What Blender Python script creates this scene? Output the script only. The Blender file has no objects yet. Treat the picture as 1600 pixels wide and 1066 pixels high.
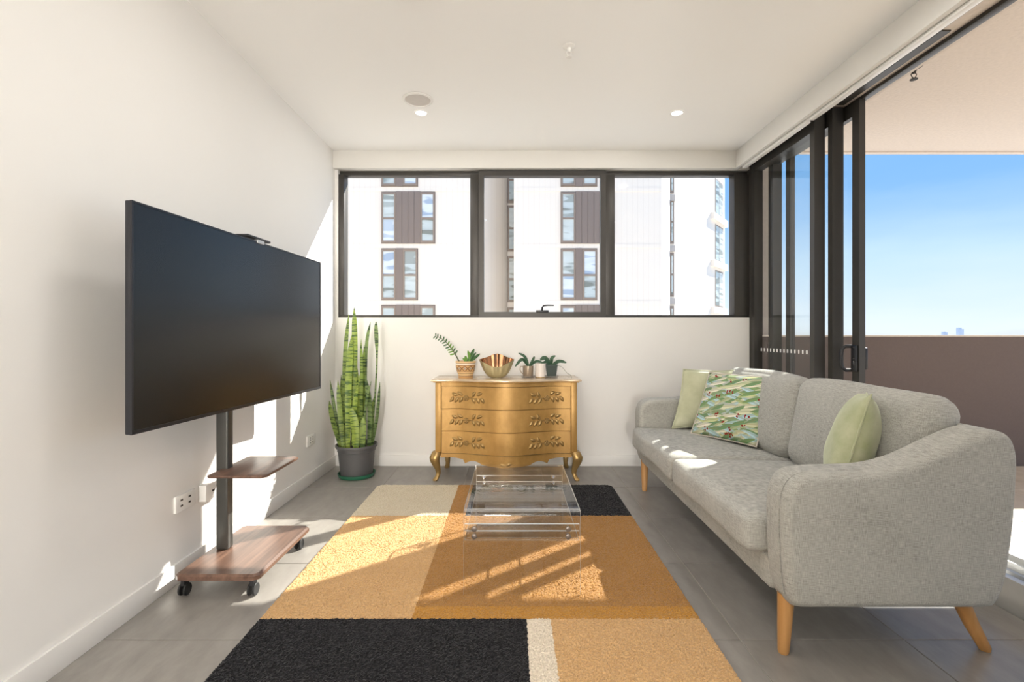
import bpy, bmesh, math, random
from mathutils import Vector, Matrix
random.seed(7)
R = math.radians
scene = bpy.context.scene
COL = scene.collection

# ------------------------------------------------------------------ camera
CAMH = 1.122
cam_d = bpy.data.cameras.new('camera'); cam = bpy.data.objects.new('camera', cam_d); COL.objects.link(cam)
cam.location = (0, 0, CAMH); cam.rotation_euler = (R(90), 0, 0)
cam_d.sensor_width = 36; cam_d.lens = 765/1600*36; cam_d.shift_y = -10/1600
cam_d.clip_start = .05; cam_d.clip_end = 40000
scene.camera = cam
# ------------------------------------------------------------------ exposure
vs = scene.view_settings
vs.view_transform = 'Standard'; vs.look = 'None'; vs.gamma = 1; vs.use_curve_mapping = False
vs.exposure = 0.36
# ------------------------------------------------------------------ sky
world = bpy.data.worlds.new('sky'); scene.world = world; world.use_nodes = True
nt = world.node_tree; nt.nodes.clear()
wo = nt.nodes.new('ShaderNodeOutputWorld'); bg = nt.nodes.new('ShaderNodeBackground')
tc = nt.nodes.new('ShaderNodeTexCoord'); sep = nt.nodes.new('ShaderNodeSeparateXYZ')
ramp = nt.nodes.new('ShaderNodeValToRGB')
nt.links.new(tc.outputs['Generated'], sep.inputs[0])
mp = nt.nodes.new('ShaderNodeMapRange'); mp.inputs['From Min'].default_value = -1; mp.inputs['From Max'].default_value = 1
nt.links.new(sep.outputs['Z'], mp.inputs['Value'])
# faint streaks of high cloud
no = nt.nodes.new('ShaderNodeTexNoise'); no.inputs['Scale'].default_value = 3.0; no.inputs['Detail'].default_value = 5
vm = nt.nodes.new('ShaderNodeVectorMath'); vm.operation = 'MULTIPLY'; vm.inputs[1].default_value = (1, 1, 4)
nt.links.new(tc.outputs['Generated'], vm.inputs[0]); nt.links.new(vm.outputs[0], no.inputs['Vector'])
nm = nt.nodes.new('ShaderNodeMath'); nm.operation = 'MULTIPLY_ADD'; nm.inputs[1].default_value = -.05; nm.inputs[2].default_value = .025
nt.links.new(no.outputs['Fac'], nm.inputs[0])
na = nt.nodes.new('ShaderNodeMath'); na.operation = 'ADD'
nt.links.new(mp.outputs[0], na.inputs[0]); nt.links.new(nm.outputs[0], na.inputs[1])
nt.links.new(na.outputs[0], ramp.inputs[0])
els = ramp.color_ramp.elements
els[0].position = 0.0; els[0].color = (.42, .42, .42, 1)
els[1].position = 1.0; els[1].color = (.12, .36, .92, 1)
for p, c in ((.495, (.62, .66, .70)), (.505, (.71, .80, .88)), (.56, (.49, .675, .86)), (.615, (.225, .455, .80)), (.68, (.17, .41, .80))):
    e = els.new(p); e.color = (*c, 1)
nt.links.new(ramp.outputs[0], bg.inputs[0]); bg.inputs[1].default_value = 1.0
nt.links.new(bg.outputs[0], wo.inputs[0])
# ------------------------------------------------------------------ sun
sun_d = bpy.data.lights.new('sun', 'SUN'); sun = bpy.data.objects.new('sun', sun_d); COL.objects.link(sun)
sun_d.energy = 10.5; sun_d.angle = R(.45); sun_d.color = (1, .96, .88)
sun.rotation_euler = Vector((-1.22, -1.0, -1.08)).to_track_quat('-Z', 'Y').to_euler()
sun.location = (12, 14, 14)
PENDANT_FILL_W = 235.0  # power of each fill light added behind the viewer
DRUM_FILL_W = 9.0  # base power of the added overhead fill lamps
LAMP_W = 5.0       # each recessed downlight

# ================================================================== helpers
def tag(o, label=None, cat=None, group=None, kind=None):
    if label: o['label'] = label
    if cat: o['category'] = cat
    if group: o['group'] = group
    if kind: o['kind'] = kind
    return o
WLOC = {}
def wloc(o): return WLOC[o] if o in WLOC else Vector((0, 0, 0))
def thing(name, loc, label, cat, group=None, kind=None, parent=None):
    o = bpy.data.objects.new(name, None); COL.objects.link(o); o.empty_display_size = .05
    o.location = Vector(loc) - (wloc(parent) if parent else Vector((0, 0, 0))); o.parent = parent
    WLOC[o] = Vector(loc)
    return tag(o, label, cat, group, kind)
def link_mesh(name, me, loc, parent=None):
    o = bpy.data.objects.new(name, me); COL.objects.link(o)
    o.location = Vector(loc) - (wloc(parent) if parent else Vector((0, 0, 0)))
    o.parent = parent; WLOC[o] = Vector(loc)
    return o
def finish(name, bm, mats, parent=None, smooth=None, recalc=True):
    """bm in world coordinates -> ONE mesh object with origin at its bbox centre"""
    if recalc: bmesh.ops.recalc_face_normals(bm, faces=bm.faces[:])
    lo = Vector((1e9,)*3); hi = Vector((-1e9,)*3)
    for v in bm.verts:
        for i in range(3):
            lo[i] = min(lo[i], v.co[i]); hi[i] = max(hi[i], v.co[i])
    c = (lo+hi)/2
    for v in bm.verts: v.co -= c
    me = bpy.data.meshes.new(name); bm.to_mesh(me); bm.free()
    if not isinstance(mats, (list, tuple)): mats = [mats]
    for m in mats: me.materials.append(m)
    if smooth is not None:
        me.polygons.foreach_set('use_smooth', [True]*len(me.polygons))
        if smooth < 180: me.set_sharp_from_angle(angle=R(smooth))
    return link_mesh(name, me, c, parent)
def bbox(bm, x0, x1, y0, y1, z0, z1, bev=0, seg=2):
    ret = bmesh.ops.create_cube(bm, size=1)
    vs_ = ret['verts']
    for v in vs_:
        v.co = Vector(((x0+x1)/2+v.co.x*(x1-x0), (y0+y1)/2+v.co.y*(y1-y0), (z0+z1)/2+v.co.z*(z1-z0)))
    if bev:
        es = list({e for v in vs_ for e in v.link_edges})
        bmesh.ops.bevel(bm, geom=es, offset=bev, segments=seg, profile=.5, affect='EDGES')
def box(name, x0, x1, y0, y1, z0, z1, mat, parent=None, bev=0, seg=2):
    bm = bmesh.new(); bbox(bm, x0, x1, y0, y1, z0, z1, bev, seg)
    return finish(name, bm, mat, parent, smooth=40 if bev else None)
def multi(name, boxes, mat, parent=None, bev=0):
    bm = bmesh.new()
    for b in boxes: bbox(bm, *b, bev=bev)
    return finish(name, bm, mat, parent, smooth=40 if bev else None)
def blathe(bm, cx, cy, prof, n=32, cap=True, uv=False):
    """prof: list of (r, z)"""
    rings = []
    for r, z in prof:
        rings.append([bm.verts.new((cx+r*math.cos(2*math.pi*i/n), cy+r*math.sin(2*math.pi*i/n), z)) for i in range(n)])
    for a, b in zip(rings, rings[1:]):
        for i in range(n):
            bm.faces.new((a[i], a[(i+1) % n], b[(i+1) % n], b[i]))
    if cap:
        bm.faces.new(rings[0][::-1]); bm.faces.new(rings[-1])
def lathe(name, cx, cy, prof, mat, parent=None, n=32, cap=True):
    bm = bmesh.new(); blathe(bm, cx, cy, prof, n, cap)
    return finish(name, bm, mat, parent, smooth=45)
def btube(bm, pts, rad, n=8, cap=True):
    pts = [Vector(p) for p in pts]
    if not isinstance(rad, (list, tuple)): rad = [rad]*len(pts)
    rings = []; prev = None
    for i, p in enumerate(pts):
        t = (pts[min(i+1, len(pts)-1)] - pts[max(i-1, 0)]).normalized()
        if prev is None:
            u = t.orthogonal().normalized()
        else:
            u = (prev - t*prev.dot(t)).normalized()
        prev = u; w = t.cross(u)
        rings.append([bm.verts.new(p + (u*math.cos(2*math.pi*k/n)+w*math.sin(2*math.pi*k/n))*rad[i]) for k in range(n)])
    for a, b in zip(rings, rings[1:]):
        for k in range(n): bm.faces.new((a[k], a[(k+1) % n], b[(k+1) % n], b[k]))
    if cap:
        bm.faces.new(rings[0][::-1]); bm.faces.new(rings[-1])
def tube(name, pts, rad, mat, parent=None, n=8):
    bm = bmesh.new(); btube(bm, pts, rad, n)
    return finish(name, bm, mat, parent, smooth=60)
def bprism(bm, poly, axis, a0, a1, bev=0, seg=4):
    """poly of 2D points extruded on axis ('x': (y,z), 'y': (x,z), 'z': (x,y))"""
    def P(p, a):
        return {'x': (a, p[0], p[1]), 'y': (p[0], a, p[1]), 'z': (p[0], p[1], a)}[axis]
    A = [bm.verts.new(P(p, a0)) for p in poly]; B = [bm.verts.new(P(p, a1)) for p in poly]
    fa = bm.faces.new(A); fb = bm.faces.new(B[::-1]); n = len(poly)
    for i in range(n): bm.faces.new((A[i], B[i], B[(i+1) % n], A[(i+1) % n]))
    if bev:
        es = list(set(fa.edges) | set(fb.edges))
        bmesh.ops.recalc_face_normals(bm, faces=bm.faces[:])
        bmesh.ops.bevel(bm, geom=es, offset=bev, segments=seg, profile=.5, affect='EDGES')
def catmull(pts, n=6, closed=False):
    out = []; m = len(pts)
    rng = range(m if closed else m-1)
    for i in rng:
        g = lambda k: Vector(pts[k % m]) if closed else Vector(pts[max(0, min(m-1, k))])
        p0, p1, p2, p3 = g(i-1), g(i), g(i+1), g(i+2)
        for j in range(n):
            t = j/n
            out.append(.5*((2*p1)+(-p0+p2)*t+(2*p0-5*p1+4*p2-p3)*t*t+(-p0+3*p1-3*p2+p3)*t*t*t))
    if not closed: out.append(Vector(pts[-1]))
    return out

# ================================================================== materials
def newmat(name):
    m = bpy.data.materials.new(name); m.use_nodes = True
    n = m.node_tree; n.nodes.clear()
    out = n.nodes.new('ShaderNodeOutputMaterial')
    return m, n, out
def N(n, t, **kw):
    nd = n.nodes.new(t)
    for k, v in kw.items(): setattr(nd, k, v)
    return nd
def srgb(r, g, b):
    f = lambda c: (c/255/12.92) if c/255 <= .04045 else ((c/255+.055)/1.055)**2.4
    return (f(r), f(g), f(b))
def coords(n, kind='world', scale=(1, 1, 1), rot=(0, 0, 0)):
    if kind == 'world':
        g = N(n, 'ShaderNodeNewGeometry').outputs['Position']
    else:
        g = N(n, 'ShaderNodeTexCoord').outputs[{'object': 'Object', 'uv': 'UV', 'generated': 'Generated'}[kind]]
    mpn = N(n, 'ShaderNodeMapping'); mpn.inputs['Scale'].default_value = scale; mpn.inputs['Rotation'].default_value = rot
    n.links.new(g, mpn.inputs['Vector'])
    return mpn.outputs[0]
def mixcol(n, fac, a, b, blend='MIX'):
    mx = N(n, 'ShaderNodeMix', data_type='RGBA', blend_type=blend)
    for sock, v in ((mx.inputs[0], fac), (mx.inputs[6], a), (mx.inputs[7], b)):
        if isinstance(v, (int, float)): sock.default_value = v
        elif isinstance(v, tuple): sock.default_value = (*v, 1) if len(v) == 3 else v
        else: n.links.new(v, sock)
    return mx.outputs[2]
def rampn(n, src, stops, interp='LINEAR'):
    r = N(n, 'ShaderNodeValToRGB'); r.color_ramp.interpolation = interp
    el = r.color_ramp.elements
    el[0].position, el[0].color = stops[0][0], (*stops[0][1], 1)
    el[1].position, el[1].color = stops[-1][0], (*stops[-1][1], 1)
    for p, c in stops[1:-1]:
        e = el.new(p); e.color = (*c, 1)
    n.links.new(src, r.inputs[0]); return r.outputs[0]
def noise(n, vec, scale, detail=4, rough=.5):
    t = N(n, 'ShaderNodeTexNoise'); t.inputs['Scale'].default_value = scale
    t.inputs['Detail'].default_value = detail; t.inputs['Roughness'].default_value = rough
    n.links.new(vec, t.inputs['Vector']); return t.outputs['Fac']
def bump(n, h, strength, dist=.01):
    b = N(n, 'ShaderNodeBump'); b.inputs['Strength'].default_value = strength; b.inputs['Distance'].default_value = dist
    n.links.new(h, b.inputs['Height']); return b.outputs[0]
def principled(n, out, col, rough=.5, metal=0, spec=None, normal=None, sheen=0, trans=None):
    p = N(n, 'ShaderNodeBsdfPrincipled')
    for sock, v in ((p.inputs['Base Color'], col), (p.inputs['Roughness'], rough), (p.inputs['Metallic'], metal)):
        if isinstance(v, (int, float)): sock.default_value = v
        elif isinstance(v, tuple): sock.default_value = (*v, 1)
        else: n.links.new(v, sock)
    if spec is not None: p.inputs['Specular IOR Level'].default_value = spec
    if sheen: p.inputs['Sheen Weight'].default_value = sheen
    if normal is not None: n.links.new(normal, p.inputs['Normal'])
    n.links.new(p.outputs[0], out.inputs[0]); return p
def plain(name, col, rough=.5, metal=0, var=.06, nscale=30, bmp=0, spec=None, kind='object'):
    m, n, out = newmat(name)
    v = coords(n, kind); f = noise(n, v, nscale)
    c = mixcol(n, f, tuple(x*(1-var) for x in col), tuple(min(1, x*(1+var)) for x in col))
    principled(n, out, c, rough, metal, spec, bump(n, f, bmp) if bmp else None)
    return m
M = {}
M['wall'] = plain('wall_paint', (.82, .797, .76), .7, var=.012, nscale=3, kind='world')
M['ceil'] = plain('ceiling_paint', (.94, .93, .905), .8, var=.008, nscale=2, kind='world')
M['pelmet'] = plain('pelmet_paint', (.74, .72, .675), .6, var=.01, nscale=5)
M['frame'] = plain('dark_aluminium', (.055, .05, .044), .42, .35, var=.1, nscale=12)
M['track'] = plain('silver_aluminium', (.55, .55, .54), .4, .6, var=.05)
M['black'] = plain('black_plastic', (.018, .018, .02), .4, var=.15)
M['rubber'] = plain('black_rubber', (.015, .015, .015), .6)
M['white_plastic'] = plain('white_plastic', (.84, .82, .78), .35, var=.02)
M['grout'] = plain('grout', (.55, .50, .43), .9, var=.1)
M['chrome'] = plain('chrome', (.75, .75, .75), .18, 1, var=.02)
M['darkslot'] = plain('dark_slot', (.03, .025, .02), .7)
M['oak'] = None

def tile_mat(name, a, b, rough, spec=.5):
    m, n, out = newmat(name)
    v = coords(n, 'world', (1, 1, 1))
    f1 = noise(n, v, 1.7, 6, .6)
    v2 = coords(n, 'world', (6, 2.2, 1), (0, 0, .5)); f2 = noise(n, v2, 2.5, 8, .65)
    oi = N(n, 'ShaderNodeObjectInfo')
    c = mixcol(n, rampn(n, f2, [(.3, (0, 0, 0)), (.7, (1, 1, 1))]), a, b)
    c = mixcol(n, rampn(n, f1, [(.35, (0, 0, 0)), (.75, (.5, .5, .5))]), c, tuple(x*1.18 for x in b))
    mr = N(n, 'ShaderNodeMapRange'); mr.inputs['To Min'].default_value = .93; mr.inputs['To Max'].default_value = 1.05
    n.links.new(oi.outputs['Random'], mr.inputs[0])
    hs = N(n, 'ShaderNodeHueSaturation'); n.links.new(mr.outputs[0], hs.inputs['Value']); n.links.new(c, hs.inputs['Color'])
    principled(n, out, hs.outputs[0], rough, 0, spec, bump(n, f2, .06, .004))
    return m
M['tile'] = tile_mat('grey_porcelain', (.215, .198, .178), (.31, .288, .26), .36)
M['paver'] = tile_mat('balcony_paver', (.50, .41, .31), (.61, .52, .41), .7)

def thin_clear(name, tint, base=.045, edge=.7, power=4.0, rough=.0, haze=0.0):
    m, n, out = newmat(name)
    lw = N(n, 'ShaderNodeLayerWeight'); lw.inputs['Blend'].default_value = .5
    pw = N(n, 'ShaderNodeMath', operation='POWER'); pw.inputs[1].default_value = power
    n.links.new(lw.outputs['Facing'], pw.inputs[0])
    ma = N(n, 'ShaderNodeMath', operation='MULTIPLY_ADD'); ma.inputs[1].default_value = edge; ma.inputs[2].default_value = base
    ma.use_clamp = True
    n.links.new(pw.outputs[0], ma.inputs[0])
    tr = N(n, 'ShaderNodeBsdfTransparent'); tr.inputs[0].default_value = (*tint, 1)
    gl = N(n, 'ShaderNodeBsdfGlossy'); gl.inputs['Roughness'].default_value = rough
    mx = N(n, 'ShaderNodeMixShader')
    n.links.new(ma.outputs[0], mx.inputs[0]); n.links.new(tr.outputs[0], mx.inputs[1]); n.links.new(gl.outputs[0], mx.inputs[2])
    res = mx.outputs[0]
    if haze:
        df = N(n, 'ShaderNodeBsdfDiffuse'); df.inputs[0].default_value = (.9, .9, .9, 1)
        m2 = N(n, 'ShaderNodeMixShader'); m2.inputs[0].default_value = haze
        n.links.new(res, m2.inputs[1]); n.links.new(df.outputs[0], m2.inputs[2]); res = m2.outputs[0]
    n.links.new(res, out.inputs[0]); return m
M['glass'] = thin_clear('window_glass', (.988, .993, .99), .006, .35, 4)
M['acrylic'] = thin_clear('clear_acrylic', (.985, .985, .98), .02, .35, 2.8, .02, .004)
M['clear_plastic'] = thin_clear('clear_plastic', (.93, .93, .93), .08, .6, 2.5, .05, .12)
m, n, out = newmat('acrylic_cut_edge')
tr = N(n, 'ShaderNodeBsdfTransparent'); tr.inputs[0].default_value = (.85, .87, .86, 1)
df = N(n, 'ShaderNodeBsdfPrincipled'); df.inputs['Base Color'].default_value = (.92, .93, .92, 1); df.inputs['Roughness'].default_value = .15
mx = N(n, 'ShaderNodeMixShader'); mx.inputs[0].default_value = .85
n.links.new(tr.outputs[0], mx.inputs[1]); n.links.new(df.outputs[0], mx.inputs[2]); n.links.new(mx.outputs[0], out.inputs[0])
M['acrylic_edge'] = m
m, n, out = newmat('acrylic_bend_highlight')  # whitish mix paints the bright highlight line along the bends
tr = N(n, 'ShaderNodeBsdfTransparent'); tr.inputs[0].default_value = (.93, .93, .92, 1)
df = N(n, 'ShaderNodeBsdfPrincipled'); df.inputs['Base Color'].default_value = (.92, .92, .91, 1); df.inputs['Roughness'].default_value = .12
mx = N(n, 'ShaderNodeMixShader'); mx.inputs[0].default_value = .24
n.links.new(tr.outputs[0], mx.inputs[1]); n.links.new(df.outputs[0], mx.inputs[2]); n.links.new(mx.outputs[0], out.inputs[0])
M['acrylic_bend_highlight'] = m

def wood_mat(name, a, b, rough, axis='y', sc=1.0, spec=.5):
    m, n, out = newmat(name)
    s = {'y': (38, 1.6, 38), 'z': (38, 38, 1.6), 'x': (1.6, 38, 38)}[axis]
    v = coords(n, 'object', tuple(x*sc for x in s)); f = noise(n, v, 1.0, 6, .6)
    c = mixcol(n, rampn(n, f, [(.3, (0, 0, 0)), (.72, (1, 1, 1))]), a, b)
    principled(n, out, c, rough, 0, spec, bump(n, f, .05, .002)); return m
M['walnut'] = wood_mat('dark_walnut_laminate', (.075, .04, .028), (.2, .115, .08), .32)
M['legwood'] = wood_mat('honey_oak', (.42, .2, .06), (.58, .31, .11), .42, 'z', .5)

def fabric(name, a, b, rough=.9, warp=560, bmp=.35, sheen=.15):
    m, n, out = newmat(name)
    f1 = noise(n, coords(n, 'world', (40, 40, warp)), 1, 3); f2 = noise(n, coords(n, 'world', (warp, warp, 40)), 1, 3)
    ad = N(n, 'ShaderNodeMath', operation='ADD'); n.links.new(f1, ad.inputs[0]); n.links.new(f2, ad.inputs[1])
    dv = N(n, 'ShaderNodeMath', operation='MULTIPLY'); dv.inputs[1].default_value = .5; n.links.new(ad.outputs[0], dv.inputs[0])
    c = mixcol(n, rampn(n, dv.outputs[0], [(.38, (0, 0, 0)), (.62, (1, 1, 1))]), a, b)
    big = noise(n, coords(n, 'world'), 5, 3)
    c = mixcol(n, rampn(n, big, [(.3, (0, 0, 0)), (.7, (.25, .25, .25))]), c, tuple(x*1.15 for x in b))
    principled(n, out, c, rough, 0, .2, bump(n, dv.outputs[0], bmp, .003), sheen=sheen); return m
M['sofa'] = fabric('grey_woven_upholstery', (.25, .243, .217), (.50, .49, .443))
M['piping'] = plain('beige_piping', (.62, .56, .48), .8)
def velvet(name, a, b):
    m, n, out = newmat(name)
    f = noise(n, coords(n, 'object'), 9, 4, .6)
    c = mixcol(n, rampn(n, f, [(.3, (0, 0, 0)), (.7, (1, 1, 1))]), a, b)
    p = principled(n, out, c, .75, 0, .2, bump(n, f, .12, .01), sheen=.6)
    p.inputs['Sheen Tint'].default_value = (.9, .95, .8, 1); return m
M['velvet'] = velvet('pale_green_velvet', (.46, .47, .30), (.60, .60, .43))
M['velvet2'] = velvet('sage_green_velvet', (.33, .355, .19), (.50, .505, .34))

# ================================================================== room shell
XL, XR, YB, ZC = -1.515, 2.01, 4.187, 2.68
YF = -7.0
def structure(o, label, cat): return tag(o, label, cat, kind='structure')

# floor: grout bed + tiles
fl = structure(box('floor', XL-.1, 2.03, YF, YB+.1, -.12, -.004, M['grout']), 'grey stone-look floor tiles laid in a square grid', 'floor')
tile_cache = {}
def tile_obj(x0, x1, y0, y1, zt, th, mat, parent, name='tile'):
    key = (round(x1-x0, 4), round(y1-y0, 4), mat.name)
    if key not in tile_cache:
        bm = bmesh.new(); hx, hy = (x1-x0)/2, (y1-y0)/2
        bbox(bm, -hx, hx, -hy, hy, -th/2, th/2)
        top = [e for e in bm.edges if all(v.co.z > 0 for v in e.verts)]
        bmesh.ops.bevel(bm, geom=top, offset=.0012, segments=1, affect='EDGES')
        me = bpy.data.meshes.new(name); bm.to_mesh(me); bm.free(); me.materials.append(mat)
        tile_cache[key] = me
    return link_mesh(name, tile_cache[key], ((x0+x1)/2, (y0+y1)/2, zt-th/2), parent)
g = .0018
xs = [XL] + [.841+.6*k for k in range(-3, 2)] + [XR]
ys = [YB - .587 - .6*k for k in range(-1, 20)]
ys = sorted([y for y in ys if YF < y < YB] + [YF, YB])
for i in range(len(xs)-1):
    for j in range(len(ys)-1):
        tile_obj(xs[i]+g, xs[i+1]-g, ys[j]+g, ys[j+1]-g, 0, .0045, M['tile'], fl)

structure(box('wall_left', XL-.15, XL, YF, YB+.2, -.1, ZC+.1, M['wall']), 'plain off-white painted wall on the left behind the television', 'wall')
structure(box('ceiling', XL-.15, 2.03, YF, YB+.2, ZC, ZC+.15, M['ceil']), 'flat white painted ceiling', 'ceiling')
bm = bmesh.new()
bbox(bm, XL, 2.03, YB, YB+.2, -.1, 1.268)
bbox(bm, XL, 2.10, YB, YB+.2, 2.535, ZC+.1)
bbox(bm, XL, -1.487, YB, YB+.2, 1.268, 2.535)
structure(finish('wall_back', bm, M['wall']), 'off-white low wall under the row of windows at the far end', 'wall')
structure(box('wall_rear', XL-.15, 2.15, YF-.15, YF, -.1, ZC+.1, M['wall']), 'plain off-white wall behind the viewer', 'wall')
structure(box('wall_right', 2.01, 2.15, YF, .5, -.1, ZC+.1, M['wall']), 'plain off-white wall on the right before the sliding door', 'wall')
structure(box('wall_light_block', .42, 2.01, -.55, -.40, -.1, ZC+.05, M['wall']), 'unseen off-white partition added to shade the near side of the sofa', 'wall')  # unseen wall added to keep fill light off the sofa's near side
structure(box('baseboard_left', XL, XL+.012, YF, YB-.012, .0, .093, M['wall'], bev=.002), 'white skirting board along the left wall', 'baseboard')
structure(box('baseboard_back', XL+.012, 2.0, YB-.012, YB, .0, .093, M['wall'], bev=.002), 'white skirting board under the windows', 'baseboard')
# pelmets (trims)
structure(box('trim_1', XL, 1.894, 4.139, YB, 2.532, ZC, M['pelmet'], bev=.002), 'white blind pelmet above the far windows', 'pelmet')
structure(box('trim_2', 1.894, 1.925, .5, YB, 2.532, ZC, M['pelmet'], bev=.002), 'long white blind pelmet above the sliding door', 'pelmet')

# ---------------------------------------------------------------- window
w = thing('window_1', (.25, 4.25, 1.268), 'dark-framed three-pane window over the low far wall', 'window', kind='structure')
FY0, FY1 = 4.195, 4.30
box('sill_rail', -1.487, 2.03, FY0, FY1, 1.268, 1.290, M['frame'], w, .002)
box('head_rail', -1.487, 2.03, FY0+.03, FY1, 2.497, 2.535, M['frame'], w, .002)
box('jamb', -1.487, -1.440, FY0, FY1, 1.290, 2.497, M['frame'], w, .002)
box('mullion', -.358, -.280, FY0, FY1, 1.290, 2.497, M['frame'], w, .002)
box('mullion', .800, .880, FY0, FY1, 1.290, 2.497, M['frame'], w, .002)
box('jamb', 1.905, 2.03, FY0, FY1, 1.290, 2.497, M['frame'], w, .002)
box('pane', -1.440, -.358, 4.262, 4.268, 1.290, 2.497, M['glass'], w)
box('pane', .880, 1.905, 4.262, 4.268, 1.290, 2.497, M['glass'], w)
sa = multi('sash', [(-.285, -.240, 4.185, 4.25, 1.272, 2.525), (.76, .803, 4.185, 4.25, 1.272, 2.525),
                    (-.24, .76, 4.185, 4.25, 1.272, 1.316), (-.24, .76, 4.185, 4.25, 2.482, 2.525)], M['frame'], w)
box('pane', -.240, .760, 4.215, 4.221, 1.316, 2.482, M['glass'], sa)
h = box('handle', .205, .312, 4.168, 4.186, 1.310, 1.330, M['black'], sa, .003)
# lever of the handle
bm = bmesh.new(); btube(bm, [(.255, 4.172, 1.328), (.258, 4.160, 1.352), (.268, 4.152, 1.366), (.30, 4.150, 1.370), (.355, 4.150, 1.369)], [.008, .0075, .007, .006, .005], 8)
finish('handle_lever', bm, M['black'], sa, 60)

# ---------------------------------------------------------------- sliding door
d = thing('door_1', (2.13, 2.3, 0), 'dark aluminium sliding glass door slid open onto the balcony', 'door', kind='structure')
HB = 2.62
box('head_frame', 1.98, 2.25, .5, 4.19, HB+.012, 2.78, M['track'], d)
box('head_lip', 2.205, 2.25, .5, 4.19, HB-.01, HB+.012, M['frame'], d, .002)
box('head_lip', 1.98, 2.03, .5, 4.19, HB-.06, HB+.012, M['frame'], d, .002)
box('track_cover', 2.12, 2.17, 2.42, 3.2, HB+.002, HB+.012, M['frame'], d)
box('corner_post', 2.03, 2.10, 4.16, 4.30, .0, 2.78, M['frame'], d, .003)
box('threshold', 2.012, 2.05, .5, 4.19, -.1, .135, M['track'], d, .004)
multi('sill_track', [(2.05, 2.26, .5, 4.19, -.1, .095), (2.10, 2.112, .5, 4.19, .095, .125), (2.186, 2.192, .5, 4.19, .095, .125), (2.232, 2.26, .5, 4.19, .095, .14)], M['track'], d)
box('jamb', 2.03, 2.25, .44, .5, .0, 2.78, M['frame'], d, .003)
def panel(x0, x1, y0, y1, yn, yf, ztop, zbot=.12):
    p = multi('door_panel', [(x0, x1, y0, yn, zbot, HB), (x0, x1, yf, y1, zbot, HB), (x0+.002, x1-.002, yn, yf, ztop, HB), (x0+.002, x1-.002, yn, yf, zbot, zbot+.09)], M['frame'], d)
    xm = (x0+x1)/2
    box('pane', xm-.003, xm+.003, yn, yf, zbot+.09, ztop, M['glass'], p)
    return p
p1 = panel(2.032, 2.103, 3.29, 4.16, 3.34, 4.105, 2.495)
# row of small frosted marks on the fixed glass
for k in range(14):
    y = 3.42+k*.048
    box('frosted_mark', 2.0635, 2.0645, y, y+.016, .985, 1.012, M['white_plastic'], p1)
p2 = panel(2.113, 2.186, 3.228, 4.035, 3.274, 3.965, 2.51)
p3 = panel(2.192, 2.231, 3.091, 3.92, 3.155, 3.86, 2.526)
# pull handle with lock plate
hz0, hz1 = .885, 1.055
box('handle_plate', 2.178, 2.192, 3.100, 3.150, hz0, hz1, M['black'], p3, .004)
bm = bmesh.new(); btube(bm, [(2.185, 3.147, 1.047), (2.150, 3.155, 1.047), (2.130, 3.160, 1.030), (2.124, 3.162, .97), (2.130, 3.160, .912), (2.150, 3.155, .893), (2.185, 3.147, .893)], .011, 8)
finish('pull_handle', bm, M['black'], p3, 60)
box('handle_outer', 2.231, 2.252, 3.095, 3.125, .90, 1.04, M['black'], p3, .006)
for z in (1.035, .97, .905):
    box('screw', 2.176, 2.1785, 3.116, 3.122, z-.003, z+.003, M['chrome'], p3)
box('lock_snib', 2.174, 2.1785, 3.115, 3.122, .93, .955, M['chrome'], p3)
# blind bottom rails inside the pelmet
for y0, y1, lab in ((3.225, 4.11, 'short white roller blind rail above the fixed glass by the corner'), (.55, 3.19, 'long white roller blind rail above the open doorway')):
    b = thing('roller_blind', (1.95, (y0+y1)/2, 2.518), lab, 'blind', 'roller blinds')
    box('bottom_rail', 1.932, 1.968, y0, y1, 2.516, 2.552, M['white_plastic'], b, .005)
    box('fabric', 1.949, 1.951, y0+.01, y1-.01, 2.552, ZC-.005, M['pelmet'], b)
    for yy in (y0-.012, y1):
        box('end_bracket', 1.938, 1.962, yy, yy+.012, 2.55, ZC-.002, M['white_plastic'], b)

# ---------------------------------------------------------------- balcony
BZ = .04
M['parapet'] = plain('brown_render', (.165, .125, .11), .8, var=.08, nscale=60, bmp=.1, kind='world')
M['soffit'] = plain('stucco_soffit', (.67, .585, .51), .9, var=.1, nscale=45, bmp=.3, kind='world')
M['coping'] = plain('pale_coping', (.7, .62, .54), .8)
bf = structure(box('balcony_floor', 2.26, 6.2, -1.0, 4.2, -.2, BZ-.02, M['grout']), 'sunlit tan pavers on the balcony beyond the sliding door', 'floor')
x = 2.262
while x < 5.9:
    y = 4.03
    while y > -.5:
        tile_obj(x+.002, x+.598, y-.598, y-.002, BZ, .018, M['paver'], bf, 'paver'); y -= .6
    x += .6
structure(box('wall_balcony', 2.10, 6.2, 4.04, 4.19, -.4, 1.103, M['parapet']), 'dark brown rendered balcony parapet wall', 'wall')
structure(box('trim_3', 2.10, 6.2, 4.03, 4.20, 1.103, 1.117, M['coping'], bev=.002), 'thin pale coping on the balcony parapet', 'coping')
structure(box('reflection_block', 2.10, 2.295, 4.32, 4.62, -.4, 2.845, plain('grey_reflection', (.40, .365, .33), .6, var=.1)), 'slim grey block standing in for the reflection in the corner glass', 'wall')  # grey block painted in where the corner glass only shows a reflection
structure(box('balcony_ceiling', 2.25, 6.2, -1.0, 4.65, 2.845, 3.05, M['soffit']), 'beige textured concrete soffit over the balcony', 'ceiling')
structure(box('trim_4', 2.25, 6.2, 4.60, 4.65, 2.833, 2.845, M['soffit']), 'drip edge along the balcony soffit', 'trim')
structure(box('wall_lintel', 2.10, 2.30, -1.0, 4.3, 2.63, 3.0, M['soffit']), 'beige rendered lintel outside above the sliding door', 'wall')

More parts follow.
